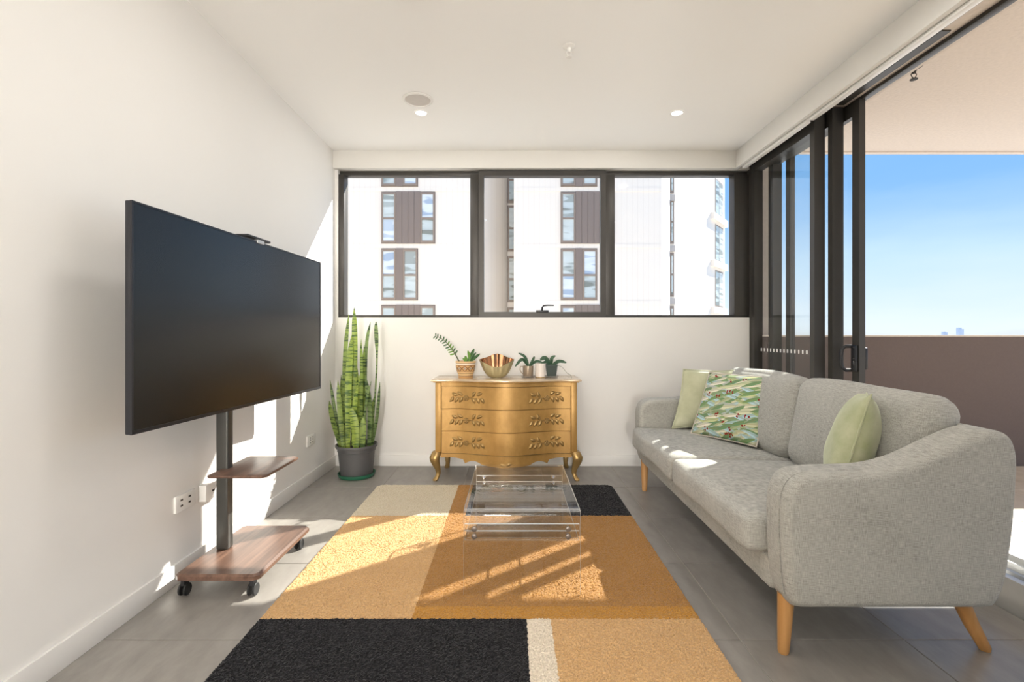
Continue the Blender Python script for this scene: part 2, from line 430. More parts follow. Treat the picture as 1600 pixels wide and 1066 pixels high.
# sprinklers
def sprinkler(x, y, z, mat, lab, s=1.0):
    t = thing('fire_sprinkler', (x, y, z), lab, 'sprinkler', 'fire sprinklers')
    lathe('rosette', x, y, [(.034*s, z-.001), (.034*s, z-.004), (.024*s, z-.010), (.012*s, z-.011)], mat, t, 24)
    lathe('body', x, y, [(.011*s, z-.010), (.011*s, z-.022*s), (.007*s, z-.026*s), (.006*s, z-.032*s)], mat, t, 16)
    bm = bmesh.new()
    for sgn in (-1, 1):
        btube(bm, [(x+sgn*.007*s, y, z-.026*s), (x+sgn*.013*s, y, z-.036*s), (x+sgn*.009*s, y, z-.048*s), (x, y, z-.054*s)], .0022*s, 6)
    finish('yoke_arms', bm, mat, t, 60)
    lathe('deflector', x, y, [(.003*s, z-.052*s), (.003*s, z-.058*s), (.016*s, z-.058*s), (.016*s, z-.061*s), (.003*s, z-.0615*s)], mat, t, 16)
sprinkler(.308, 2.643, ZC, M['white_plastic'], 'small white fire sprinkler hanging from the room ceiling')
sprinkler(2.585, 3.15, 2.845, M['darkslot'], 'dark fire sprinkler hanging from the balcony soffit', 1.35)

# ceiling vent and downlights
v = thing('ceiling_speaker', (-.623, 3.24, ZC), 'round white ceiling vent disc beside the left downlight', 'vent')
lathe('rim', -.623, 3.24, [(.100, ZC-.001), (.100, ZC-.006), (.086, ZC-.010), (.083, ZC-.004)], M['white_plastic'], v, 40, False)
lathe('grille', -.623, 3.24, [(.084, ZC-.002), (.084, ZC-.005), (.04, ZC-.007), (.002, ZC-.0075)], plain('vent_grey', (.62, .58, .54), .8), v, 40)
m, n, out = newmat('lamp_lens'); em = N(n, 'ShaderNodeEmission'); em.inputs[0].default_value = (1, .97, .92, 1); em.inputs[1].default_value = 6
n.links.new(em.outputs[0], out.inputs[0]); M['lens'] = m
def downlight(x, y, lab, W):
    t = thing('downlight', (x, y, ZC), lab, 'downlight', 'recessed downlights')
    lathe('trim_ring', x, y, [(.048, ZC-.0005), (.048, ZC-.004), (.040, ZC-.006), (.037, ZC-.003)], M['white_plastic'], t, 32, False)
    lathe('lens', x, y, [(.038, ZC-.001), (.038, ZC-.003), (.001, ZC-.0035)], M['lens'], t, 32)
    ld = bpy.data.lights.new('lamp', 'AREA'); ld.shape = 'DISK'; ld.size = .09 if W < 10 else .16; ld.energy = W; ld.color = (1, .975, .945)
    lo = bpy.data.objects.new('lamp', ld); COL.objects.link(lo); lo.parent = t; lo.location = (0, 0, -.012)
downlight(-.638, 3.435, 'left lit recessed downlight next to the ceiling vent', LAMP_W*.5)
downlight(1.158, 3.435, 'right lit recessed downlight above the sofa end', LAMP_W*.5)
def drum_fill(x, y, W, lab):  # ceiling lamps added out of view to brighten the room
    t = thing('ceiling_fill_lamp', (x, y, ZC), lab, 'lamp', 'added fill lamps')
    lathe('drum', x, y, [(.115, ZC-.0005), (.115, ZC-.045), (.112, ZC-.05), (.108, ZC-.045), (.108, ZC-.03)], M['white_plastic'], t, 40, False)
    ld = bpy.data.lights.new('drum_fill_light', 'AREA'); ld.shape = 'DISK'; ld.size = .21; ld.energy = W; ld.color = (1, .975, .945)
    lo = bpy.data.objects.new('drum_fill_light', ld); COL.objects.link(lo); lo.parent = t; lo.location = (0, 0, -.051)
drum_fill(-.44, 1.98, DRUM_FILL_W*.6, 'left drum fill lamp added overhead out of view')
drum_fill(1.27, 1.98, DRUM_FILL_W*.6, 'right drum fill lamp added overhead out of view')
drum_fill(-.59, .0, DRUM_FILL_W*1.3, 'unseen drum fill lamp added above the viewer')
def fill(x, y, z, W, lab):  # unseen hanging lights added behind the viewer as room fill
    t = thing('pendant_fill_lamp', (x, y, ZC), lab, 'lamp', 'unseen fill lights')
    tube('cord', [(x, y, ZC-.02), (x, y, z+.22)], .003, M['white_plastic'], t, 8)
    lathe('ceiling_rose', x, y, [(.05, ZC-.0005), (.05, ZC-.02), (.01, ZC-.025)], M['white_plastic'], t, 24)
    ld = bpy.data.lights.new('globe', 'POINT'); ld.shadow_soft_size = .22; ld.energy = W; ld.color = (1, .975, .94)
    lo = bpy.data.objects.new('globe', ld); COL.objects.link(lo); lo.parent = t; lo.location = (0, 0, z-ZC)
for yy, zz, nm_ in ((-3.9, 1.05, 'nearer'), (-5.7, 1.05, 'farther')):
    fill(-.25, yy, zz, PENDANT_FILL_W, nm_ + ' globe pendant light added unseen behind the viewer')

# ---------------------------------------------------------------- wall sockets
def socket(y0, y1, z0, z1, lab, thick, slots):
    t = thing('wall_socket', (XL, (y0+y1)/2, z0), lab, 'socket', 'sockets on the left wall')
    box('plate', XL, XL+thick, y0, y1, z0, z1, M['white_plastic'], t, .003)
    for (sy, sz, w_, h_) in slots:
        box('slot', XL+thick-.001, XL+thick+.0006, sy-w_/2, sy+w_/2, sz-h_/2, sz+h_/2, M['darkslot'], t)
    return t
socket(2.19, 2.327, .318, .392, 'double white power socket left of the television stand pole', .012,
       [(2.228+dx, .355+dz, .016, .008) for dx in (0, .055) for dz in (-.012, .014)])
socket(2.367, 2.487, .312, .392, 'thicker white data outlet box beside the double socket', .036, [(2.425, .352, .022, .009)])
socket(3.60, 3.75, .292, .372, 'small white power socket by the snake plant', .01,
       [(3.655+dx, .332+dz, .012, .006) for dx in (0, .045) for dz in (-.018, .002, .018)])

# ================================================================== outside
M['facade'] = None
m, n, out = newmat('white_facade_panels')
geo = N(n, 'ShaderNodeNewGeometry'); sp = N(n, 'ShaderNodeSeparateXYZ'); n.links.new(geo.outputs['Position'], sp.inputs[0])
def groove(sock, period, width):
    a = N(n, 'ShaderNodeMath', operation='DIVIDE'); a.inputs[1].default_value = period; n.links.new(sock, a.inputs[0])
    b = N(n, 'ShaderNodeMath', operation='FRACT'); n.links.new(a.outputs[0], b.inputs[0])
    c = N(n, 'ShaderNodeMath', operation='LESS_THAN'); c.inputs[1].default_value = width; n.links.new(b.outputs[0], c.inputs[0]); return c.outputs[0]
gx = groove(sp.outputs['X'], .29, .09); 
col = mixcol(n, gx, (.86, .785, .70), (.795, .715, .63))
fz = noise(n, coords(n, 'world'), .6, 2); col = mixcol(n, fz, col, mixcol(n, .5, col, (.87, .795, .715)))
principled(n, out, col, .6, 0, .3); M['facade'] = m
M['bronze'] = plain('bronze_cladding', (.225, .175, .15), .5, .1, var=.06, nscale=4)
M['bronze_frame'] = plain('bronze_window_frame', (.27, .21, .17), .45, .2, var=.05, nscale=4)
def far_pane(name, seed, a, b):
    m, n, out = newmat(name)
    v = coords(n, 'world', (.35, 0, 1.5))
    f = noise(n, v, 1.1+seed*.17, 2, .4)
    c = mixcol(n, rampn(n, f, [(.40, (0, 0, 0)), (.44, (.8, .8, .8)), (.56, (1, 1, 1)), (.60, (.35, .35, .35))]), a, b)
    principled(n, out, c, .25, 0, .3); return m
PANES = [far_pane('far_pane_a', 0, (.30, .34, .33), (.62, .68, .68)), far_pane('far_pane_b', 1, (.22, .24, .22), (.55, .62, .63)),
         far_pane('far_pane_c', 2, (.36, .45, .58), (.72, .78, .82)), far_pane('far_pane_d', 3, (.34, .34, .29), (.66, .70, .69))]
bl = thing('apartment_building', (0, 30, -45), 'white panelled apartment tower with bronze window bays across the street', 'building')
FYB = 26.0
def facade_poly(poly, z0, z1, name='wall_section'):
    bm = bmesh.new(); bprism(bm, poly, 'z', z0, z1); return finish(name, bm, M['facade'], bl)
facade_poly([(-16, FYB), (-1.87, FYB), (-.30, 29.0), (-.30, 36), (-16, 36)], -45, 15)
facade_poly([(-.30, 29.2), (.9, 29.2), (.9, 36), (-.30, 36)], -45, 15)
facade_poly([(.10, FYB), (7.95, FYB), (8.9, 27.6), (8.9, 36), (.9, 36), (.9, 29.2), (.10, 28.6)], -45, 15)
facade_poly([(8.9, 28.0), (9.3, 28.0), (15.9, 36.6), (15.9, 38), (8.9, 38)], -45, 15)
# floor bands: slim recessed joints between the storeys
for zt in (2.69, 5.69, 8.70, 11.72):
    for (x0, x1) in ((-16, -1.9), (.12, 7.9)):
        box('storey_band', x0, x1, FYB-.025, FYB, zt+.02, zt+.24, M['facade'], bl)
pane_i = 0
def bay(x0, wid, zt, hgt=2.74):
    global pane_i
    u = box('window_bay', x0, x0+wid, FYB-.05, FYB+.02, zt-hgt, zt, M['bronze'], bl)
    cw = .76
    for cx in (x0+.02, x0+wid-cw-.02):
        f = []
        y0, y1 = FYB-.11, FYB-.05
        zz = (zt-hgt+.03, zt-.05)
        f += [(cx, cx+.09, y0, y1, *zz), (cx+cw-.09, cx+cw, y0, y1, *zz), (cx+.09, cx+cw-.09, y0, y1, zz[0], zz[0]+.11), (cx+.09, cx+cw-.09, y0, y1, zz[1]-.11, zz[1])]
        zm = zt-1.42
        f += [(cx+.09, cx+cw-.09, y0, y1, zm-.05, zm+.05)]
        multi('window_frame', f, M['bronze_frame'], u)
        for (a, b) in ((zz[0]+.11, zm-.05), (zm+.05, zz[1]-.11)):
            box('pane', cx+.09, cx+cw-.09, FYB-.075, FYB-.055, a, b, PANES[(pane_i*5+pane_i//3) % 4], u); pane_i += 1
    px0, px1 = x0+.02+cw, x0+wid-cw-.02
    k = max(1, round((px1-px0)/.3)); s = (px1-px0)/k
    for i in range(k):
        box('cladding_plank', px0+i*s+.008, px0+(i+1)*s-.008, FYB-.09, FYB-.05, zt-hgt+.0, zt+.01, M['bronze'], u)
for zt, wid in ((11.72, 1.94), (8.70, 2.855), (5.69, 1.94), (2.69, 2.855)):
    bay(-6.93, wid, zt); bay(2.583, wid, zt)
# narrow windows at the back of the recess and at the corners
def slot_window(x0, x1, y, zt, hgt):
    u = box('window_bay', x0, x1, y-.05, y+.02, zt-hgt, zt, M['bronze_frame'], bl)
    box('pane', x0+.12, x1-.05, y-.07, y-.05, zt-hgt+.15, zt-hgt/2-.06, PANES[1], u)
    box('pane', x0+.12, x1-.05, y-.07, y-.05, zt-hgt/2+.06, zt-.15, PANES[3], u)
for zt in (11.7, 8.82, 5.8, 2.75):
    slot_window(-.28, .55, 29.2, zt, 2.74)
    slot_window(8.98, 9.24, 28.0, zt, 2.5)
    box('planter_box', 8.96, 9.30, 27.86, 28.0, zt-2.95, zt-2.62, plain('planter_grey', (.45, .42, .40), .7), bl)
# dark windows with pale spandrels on the sunlit side wing
dirv = Vector((6.6, 8.6, 0)).normalized(); nrm = Vector((8.6, -6.6, 0)).normalized()
def wing_box(name, s0, s1, z0, z1, off, mat, parent):
    bm = bmesh.new(); b = Vector((9.3, 28.0, 0))
    poly = [b+dirv*s0+nrm*off, b+dirv*s1+nrm*off, b+dirv*s1-nrm*.02, b+dirv*s0-nrm*.02]
    bprism(bm, [(p.x, p.y) for p in poly], 'z', z0, z1); return finish(name, bm, mat, parent)
for zt in (12.2, 8.95, 5.7, 2.45):
    u = wing_box('window_bay', 8.3, 10.3, zt-2.6, zt, .02, M['bronze_frame'], bl)
    wing_box('pane', 8.4, 9.2, zt-2.5, zt-.1, .03, PANES[1], u); wing_box('pane', 9.3, 10.2, zt-2.5, zt-.1, .03, PANES[3], u)
    wing_box('spandrel', 7.2, 10.8, zt-3.1, zt-2.65, .25, M['facade'], bl)
# ground far below and two hazy towers on the horizon
gm = plain('city_haze_ground', (.52, .49, .44), .9, var=.2, nscale=.02, kind='world')
bm = bmesh.new(); blathe(bm, 0, 0, [(16000, -45.5), (16000, -45)], 64)
structure(finish('ground', bm, gm), 'hazy flat suburb stretching to the horizon', 'ground')
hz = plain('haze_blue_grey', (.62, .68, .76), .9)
for X0, W_, H_, lab in ((2745, 30, 44, 'taller hazy tower far off on the horizon'), (2650, 22, 20, 'shorter hazy tower far off on the horizon')):
    t = thing('distant_tower', (X0, 3000, -45), lab, 'tower', 'hazy towers on the horizon')
    box('shaft', X0-W_/2, X0+W_/2, 2990, 3010, -45, H_*.8, hz, t); box('crown', X0-W_/2, X0+W_*.1, 2992, 3008, H_*.8, H_, hz, t)

# the rest of this building: its own sunny facade around the flat
own = thing('wall_exterior', (-9, 4.5, -45), 'pale rendered outside of this apartment building', 'wall', kind='structure')
M['render'] = plain('pale_render', (.80, .74, .66), .8, var=.03, nscale=2, kind='world')
box('facade_side', -26, XL-.15, -8, 4.40, -45, 14, M['render'], own)
box('facade_lower', XL-.15, 2.10, -8, 4.40, -45, -.42, M['render'], own)
box('facade_lower', 2.10, 6.2, -8, 4.20, -45, -.42, M['render'], own)
box('facade_upper', XL-.15, 2.10, -8, 4.40, 3.05, 14, M['render'], own)
box('facade_upper', 2.10, 6.2, -8, 4.65, 4.1, 14, M['render'], own)

# ================================================================== rug
RX0, RX1, RY0, RY1 = -.985, .735, 1.22, 3.60
m, n, out = newmat('shag_pile')
geo = N(n, 'ShaderNodeNewGeometry'); sp = N(n, 'ShaderNodeSeparateXYZ')
nz = N(n, 'ShaderNodeTexNoise'); nz.inputs['Scale'].default_value = 90; n.links.new(geo.outputs['Position'], nz.inputs['Vector'])
sub = N(n, 'ShaderNodeVectorMath', operation='SUBTRACT'); sub.inputs[1].default_value = (.5, .5, .5); n.links.new(nz.outputs['Color'], sub.inputs[0])
scl = N(n, 'ShaderNodeVectorMath', operation='SCALE'); scl.inputs['Scale'].default_value = .012; n.links.new(sub.outputs[0], scl.inputs[0])
adv = N(n, 'ShaderNodeVectorMath', operation='ADD'); n.links.new(geo.outputs['Position'], adv.inputs[0]); n.links.new(scl.outputs[0], adv.inputs[1])
n.links.new(adv.outputs[0], sp.inputs[0])
def gt(sock, v):
    a = N(n, 'ShaderNodeMath', operation='GREATER_THAN'); a.inputs[1].default_value = v; n.links.new(sock, a.inputs[0]); return a.outputs[0]
X, Y = sp.outputs['X'], sp.outputs['Y']
cream = srgb(205, 194, 172); tan = srgb(206, 167, 118); ochre = srgb(168, 124, 70); must = srgb(186, 136, 64); blk = srgb(25, 24, 27); white = srgb(226, 214, 196)
far_row = mixcol(n, gt(X, -.39), cream, mixcol(n, gt(X, -.285), ochre, blk))
mid = mixcol(n, gt(X, -.39), tan, mixcol(n, gt(Y, 1.985), must, ochre))
near = mixcol(n, gt(X, .057), blk, mixcol(n, gt(X, .150), white, tan))
c = mixcol(n, gt(Y, 2.98), mixcol(n, gt(Y, 1.90), near, mid), far_row)
f = noise(n, coords(n, 'world'), 170, 2, .6)
c = mixcol(n, rampn(n, f, [(.3, (0, 0, 0)), (.7, (1, 1, 1))]), mixcol(n, 1.0, c, (.74, .72, .68), 'MULTIPLY'), c)
f2 = noise(n, coords(n, 'world'), 6, 3); c = mixcol(n, rampn(n, f2, [(.3, (0, 0, 0)), (.7, (.22, .22, .22))]), c, mixcol(n, 1.0, c, (.8, .78, .75), 'MULTIPLY'))
principled(n, out, c, .95, 0, .1, sheen=.2); M['rug'] = m
rg = thing('shag_rug', (-.125, 2.4, 0), 'ochre, tan, cream and black colour-block shag rug on the tiles', 'rug')
M['rugback'] = plain('rug_backing', (.35, .29, .2), .9)
bm = bmesh.new()
cr = .05
pts = []
for cx, cy, a0 in ((RX1-cr, RY1-cr, 0), (RX0+cr, RY1-cr, 90), (RX0+cr, RY0+cr, 180), (RX1-cr, RY0+cr, 270)):
    for k in range(5):
        a = R(a0+k*22.5); pts.append((cx+(cr-.006)*math.cos(a), cy+(cr-.006)*math.sin(a)))
bprism(bm, pts, 'z', .0, .008); finish('backing', bm, M['rugback'], rg)
st = .0043
nx = int((RX1-RX0)/st); ny = int((RY1-RY0)/st)
verts = []; faces = []
rnd = random.Random(3)
for j in range(ny+1):
    for i in range(nx+1):
        x = RX0+(RX1-RX0)*i/nx; y = RY0+(RY1-RY0)*j/ny
        edge = min(i, nx-i, j, ny-j)*st
        # rounded corners
        dx = max(RX0+cr-x, x-(RX1-cr), 0); dy = max(RY0+cr-y, y-(RY1-cr), 0)
        if dx > 0 and dy > 0:
            r_ = math.hypot(dx, dy)
            if r_ > cr:
                s = cr/r_; x = (RX0+cr-dx*s) if x < 0 else (RX1-cr+dx*s); y = (RY1-cr+dy*s) if y > 2.4 else (RY0+cr-dy*s)
                edge = 0
            else: edge = min(edge, cr-r_) if cr-r_ >= 0 else 0
        z = .0195 if edge > .012 else .004+.0155*math.sqrt(max(0, 1-(1-edge/.012)**2))
        z += rnd.uniform(-.0026, .0026)*(1 if edge > 0 else .3)
        verts.append((x+rnd.uniform(-.002, .002), y+rnd.uniform(-.002, .002), z))
for j in range(ny):
    for i in range(nx):
        a = j*(nx+1)+i; faces.append((a, a+1, a+nx+2, a+nx+1))
me = bpy.data.meshes.new('pile'); me.from_pydata(verts, [], faces); me.materials.append(M['rug'])
me.polygons.foreach_set('use_smooth', [False]*len(me.polygons))
o = link_mesh('pile', me, (0, 0, 0), rg); o['kind'] = 'stuff'

# ================================================================== television and stand
TVA = Vector((-1.293, 1.663, 0)); TVB = Vector((-1.215, 3.106, 0)); TZ0, TZ1 = .780, 1.580
tdir = (TVB-TVA).normalized(); tn = Vector((tdir.y, -tdir.x, 0))   # faces the room
tv = thing('television', ((TVA.x+TVB.x)/2-.02, (TVA.y+TVB.y)/2, TZ0), 'large flat black television turned off on a wheeled stand', 'television')
L = (TVB-TVA).length
def tvbox(name, s0, s1, n0, n1, z0, z1, mat, parent, bev=0):
    bm = bmesh.new(); bbox(bm, s0, s1, n0, n1, z0, z1, bev)
    for v_ in bm.verts:
        p = TVA+tdir*v_.co.x+tn*v_.co.y; v_.co = Vector((p.x, p.y, v_.co.z))
    return finish(name, bm, mat, parent, 40 if bev else None)
M['bezel'] = plain('tv_bezel', (.03, .03, .034), .3, .4)
m, n, out = newmat('tv_screen_glass'); principled(n, out, (.004, .0038, .0032), .26, 0, .55); M['screen'] = m
tvbox('back_shell', .0, L, -.024, -.004, TZ0, TZ1, M['bezel'], tv, .004)
tvbox('screen', .007, L-.007, -.006, .0, TZ0+.013, TZ1-.007, M['screen'], tv)
for a in ((.0, .007, TZ0, TZ1), (L-.007, L, TZ0, TZ1)): tvbox('bezel', a[0], a[1], -.006, .002, a[2], a[3], M['bezel'], tv)
tvbox('bezel', .007, L-.007, -.006, .002, TZ1-.007, TZ1, M['bezel'], tv); tvbox('bezel', .007, L-.007, -.006, .002, TZ0, TZ0+.013, M['bezel'], tv)
tvbox('rear_housing', .35, L-.35, -.050, -.02, TZ0+.05, TZ1-.30, M['black'], tv, .01)
# webcam clipped on the top edge
wc = thing('webcam', (-1.26, 2.30, TZ1), 'small black camera bar clipped on top of the television', 'camera')
tvbox('body', .66, .86, -.06, .006, TZ1+.010, TZ1+.022, M['black'], wc, .005)
tvbox('clip', .74, .80, -.012, .006, TZ1-.008, TZ1+.010, M['track'], wc, .002)

ts = thing('television_stand', (-1.255, 2.34, 0), 'wheeled dark wood television stand with a black pole and small shelf', 'stand')
bx0, bx1, by0, by1 = -1.435, -1.075, 2.07, 2.615
bm = bmesh.new(); c_ = .02
poly = [(bx0+c_, by0), (bx1-c_, by0), (bx1, by0+c_), (bx1, by1-c_), (bx1-c_, by1), (bx0+c_, by1), (bx0, by1-c_), (bx0, by0+c_)]
bprism(bm, poly, 'z', .080, .105)
top = [e for e in bm.edges if all(abs(v_.co.z-.105) < 1e-6 for v_ in e.verts)]
bmesh.ops.recalc_face_normals(bm, faces=bm.faces[:]); bmesh.ops.bevel(bm, geom=top, offset=.009, segments=1, affect='EDGES')
finish('base_board', bm, M['walnut'], ts)
for cx, cy in ((-1.41, 2.115), (-1.115, 2.115), (-1.115, 2.57), (-1.41, 2.57)):
    w_ = multi('caster', [(cx-.018, cx+.018, cy-.018, cy+.018, .070, .080), (cx-.008, cx+.008, cy-.02, cy+.012, .045, .072)], M['black'], ts)
    for sx in (-.016, .007):
        bm = bmesh.new()
        rings = []
        for xx, rr in ((0, .024), (.002, .026), (.007, .026), (.009, .024)):
            rings.append([bm.verts.new((cx+sx+xx, cy-.006+rr*math.cos(2*math.pi*k/20), .0265+rr*math.sin(2*math.pi*k/20))) for k in range(20)])
        for a, b in zip(rings, rings[1:]):
            for k in range(20): bm.faces.new((a[k], a[(k+1) % 20], b[(k+1) % 20], b[k]))
        bm.faces.new(rings[0]); bm.faces.new(rings[-1])
        finish('wheel', bm, M['rubber'], w_, 40)
M['pole'] = plain('grey_steel_pole', (.10, .098, .09), .35, .6)
box('pole', -1.398, -1.340, 2.309, 2.356, .105, 1.36, M['pole'], ts, .008, 3)
box('shelf_bracket', -1.35, -1.29, 2.30, 2.36, .458, .474, M['black'], ts, .003)
bm = bmesh.new(); sx0, sx1, sy0, sy1, c_ = -1.375, -1.108, 2.20, 2.556, .02
poly = [(sx0+.01, sy0), (sx1-c_, sy0), (sx1, sy0+c_), (sx1, sy1-c_), (sx1-c_, sy1), (sx0+.01, sy1), (sx0, sy1-.01), (sx0, sy0+.01)]
bprism(bm, poly, 'z', .474, .488, bev=.004, seg=2); finish('shelf', bm, M['walnut'], ts, 40)
multi('mount_bracket', [(-1.342, -1.316, 2.05, 2.62, 1.02, 1.06), (-1.342, -1.316, 2.05, 2.62, 1.27, 1.31), (-1.342, -1.312, 2.15, 2.18, .98, 1.34), (-1.342, -1.312, 2.50, 2.53, .98, 1.34)], M['black'], ts)

# ================================================================== snake plant
PX, PY = -1.231, 3.88
sc_ = thing('plant_saucer', (PX, PY, 0), 'green plastic saucer under the grey plant pot', 'saucer')
M['sgreen'] = plain('green_plastic', (.02, .12, .065), .4)
lathe('dish', PX, PY, [(.120, .0), (.133, .004), (.145, .030), (.145, .034), (.139, .034), (.128, .009), (.02, .008)], M['sgreen'], sc_, 40)
sp_ = thing('snake_plant', (PX, PY, .009), 'tall banded snake plant in a grey plastic pot in the corner', 'plant')
M['pot'] = plain('grey_plastic_pot', (.085, .083, .083), .5, var=.12, nscale=8)
lathe('pot', PX, PY, [(.118, .009), (.122, .012), (.141, .205), (.146, .208), (.147, .232), (.160, .236), (.163, .250), (.160, .258), (.153, .258), (.149, .245), (.143, .22)], M['pot'], sp_, 48, False)
lathe('soil', PX, PY, [(.142, .215), (.142, .228), (.05, .232), (.001, .233)], plain('potting_soil', (.05, .035, .025), .95, bmp=.5, nscale=60), sp_, 24)
def snake_mat(name, a, b, dark):
    m, n, out = newmat(name)
    v = coords(n, 'world', (9, 9, 60)); f = noise(n, v, 1.0, 4, .6)
    c = mixcol(n, rampn(n, f, [(.40, (0, 0, 0)), (.52, (1, 1, 1))]), dark, mixcol(n, noise(n, coords(n, 'world'), 7, 2), a, b))
    p = N(n, 'ShaderNodeBsdfPrincipled'); n.links.new(c, p.inputs['Base Color']); p.inputs['Roughness'].default_value = .4
    t = N(n, 'ShaderNodeBsdfTranslucent'); n.links.new(c, t.inputs[0])
    mx = N(n, 'ShaderNodeMixShader'); mx.inputs[0].default_value = .3
    n.links.new(p.outputs[0], mx.inputs[1]); n.links.new(t.outputs[0], mx.inputs[2]); n.links.new(mx.outputs[0], out.inputs[0]); return m
SN = [snake_mat('snake_leaf_bright', (.30, .42, .05), (.45, .55, .12), (.07, .15, .025)),
      snake_mat('snake_leaf_mid', (.22, .33, .06), (.36, .45, .12), (.05, .10, .025)),
      snake_mat('snake_leaf_dark', (.16, .26, .07), (.30, .38, .16), (.04, .08, .03))]
def strap_leaf(bm, pts, wid, facing, th=.004, fold=.25):
    """blade along 3-D points with full widths wid; facing = rough direction the flat side looks"""
    pts = [Vector(p) for p in pts]; facing = Vector(facing); rings = []
    for i, p in enumerate(pts):
        t = (pts[min(i+1, len(pts)-1)]-pts[max(i-1, 0)]).normalized()
        s = t.cross(facing).normalized(); nn = s.cross(t).normalized(); w_ = wid[i]/2
        row = []
        for u in (-1, -.5, 0, .5, 1):
            row.append(p+s*(u*w_)+nn*(abs(u)*w_*fold))
        back = [q-nn*th*(1-.7*abs(u)) for q, u in zip(row, (-1, -.5, 0, .5, 1))]
        rings.append([bm.verts.new(q) for q in row+back[::-1]])
    k = 10
    for a, b in zip(rings, rings[1:]):
        for j in range(k): bm.faces.new((a[j], a[(j+1) % k], b[(j+1) % k], b[j]))
    bm.faces.new(rings[0]); bm.faces.new(rings[-1][::-1])
leaves = [((155, 50), (128, 400), (125, 960), 36, 1, .03), ((192, 5), (196, 300), (185, 960), 44, 0, .03), ((176, 195), (155, 500), (150, 965), 50, 0, -.03),
          ((345, 100), (350, 420), (330, 940), 40, 2, .0, 'club'), ((305, 105), (275, 340), (270, 900), 34, 2, .07), ((240, 225), (245, 500), (240, 960), 32, 1, .0),
          ((262, 260), (258, 560), (255, 960), 28, 1, .04), ((20, 650), (50, 800), (92, 965), 46, 1, -.03), ((25, 505), (60, 720), (85, 960), 26, 2, .0),
          ((80, 510), (95, 740), (120, 970), 38, 1, -.05), ((103, 470), (112, 700), (132, 960), 30, 1, .05), ((168, 690), (200, 830), (205, 972), 58, 0, -.10),
          ((270, 475), (302, 700), (296, 940), 46, 2, -.02), ((372, 520), (352, 760), (330, 950), 28, 2, .03), ((217, 540), (195, 740), (200, 960), 44, 0, -.06),
          ((255, 760), (256, 860), (250, 970), 44, 1, -.11), ((332, 620), (318, 760), (312, 945), 34, 1, .05), ((310, 515), (270, 720), (264, 960), 22, 2, -.04),
          ((207, 385), (214, 600), (217, 960), 30, 0, .06), ((238, 440), (232, 640), (228, 960), 36, 0, .02)]
K0 = 765/PY
for lf in leaves:
    tip, mid_, base, wz, mi, dy = lf[:6]
    def W3(z_, yy):
        px = 510+z_[0]*.2252; py = 480+z_[1]*.2252
        k_ = 765/yy
        return ((px-800)/k_, yy, CAMH-(py-523)/k_)
    yb = PY+dy*.9
    B = Vector(W3(base, yb)); B.z = .225
    rr = math.hypot(B.x-PX, B.y-PY)
    if rr > .115: B.x = PX+(B.x-PX)*.115/rr; B.y = PY+(B.y-PY)*.115/rr
    T = Vector(W3(tip, yb)); Mi = Vector(W3(mid_, yb))
    cl = catmull([B, Mi, T], 7)
    wid = []
    wm = wz*.2252/K0*.9
    for i in range(len(cl)):
        t = i/(len(cl)-1)
        if len(lf) > 6:
            w_ = wm*(.38 if t < .62 else .38+.62*math.sin(math.pi*min(1, (t-.62)/.36))**.8 if t < .98 else .1)
        else:
            w_ = wm*(.55+.45*math.sin(math.pi*min(1, t*.9+.05)))*(1 if t < .72 else max(.06, 1-((t-.72)/.28)**1.6))
        wid.append(max(w_, .0025))
    bm = bmesh.new(); strap_leaf(bm, cl, wid, (random.uniform(-.5, .5), -1, 0), .004, random.uniform(.1, .35))
    finish('leaf', bm, SN[mi], sp_, 50)

# ================================================================== gilded chest of drawers
m, n, out = newmat('gold_leaf_paint')
f = noise(n, coords(n, 'world', (3, 3, 1.5)), 3.2, 5, .6); f2 = noise(n, coords(n, 'world', (1, 1, 1)), 40, 3, .6)
c = mixcol(n, rampn(n, f, [(.3, (0, 0, 0)), (.7, (1, 1, 1))]), (.37, .205, .055), (.54, .32, .10))
c = mixcol(n, rampn(n, f2, [(.35, (0, 0, 0)), (.8, (.35, .35, .35))]), c, (.34, .19, .05))
principled(n, out, c, .42, .35, .5, bump(n, f2, .04, .003)); M['gold'] = m
M['gold_dark'] = plain('antique_gold', (.36, .23, .085), .33, .6, var=.25, nscale=25)
m, n, out = newmat('polished_gold_top')
principled(n, out, mixcol(n, noise(n, coords(n, 'world', (1, 6, 1)), 3, 4), (.60, .46, .30), (.72, .58, .42)), .16, .35, .6); M['gold_top'] = m
DCX = -.045; DYF = 3.765; DYB = 4.165
def bulge(x):
    u = abs(x-DCX)/.545
    return .085*(.5+.5*math.cos(math.pi*min(1, u/.72))) - .010*math.sin(math.pi*min(1, max(0, (u-.5)/.5)))
def front(x, off=0): return DYF - bulge(x) + off
dr = thing('chest_of_drawers', (DCX, 3.96, 0), 'antique gold bow-front chest of drawers with carved flower pulls', 'chest of drawers')
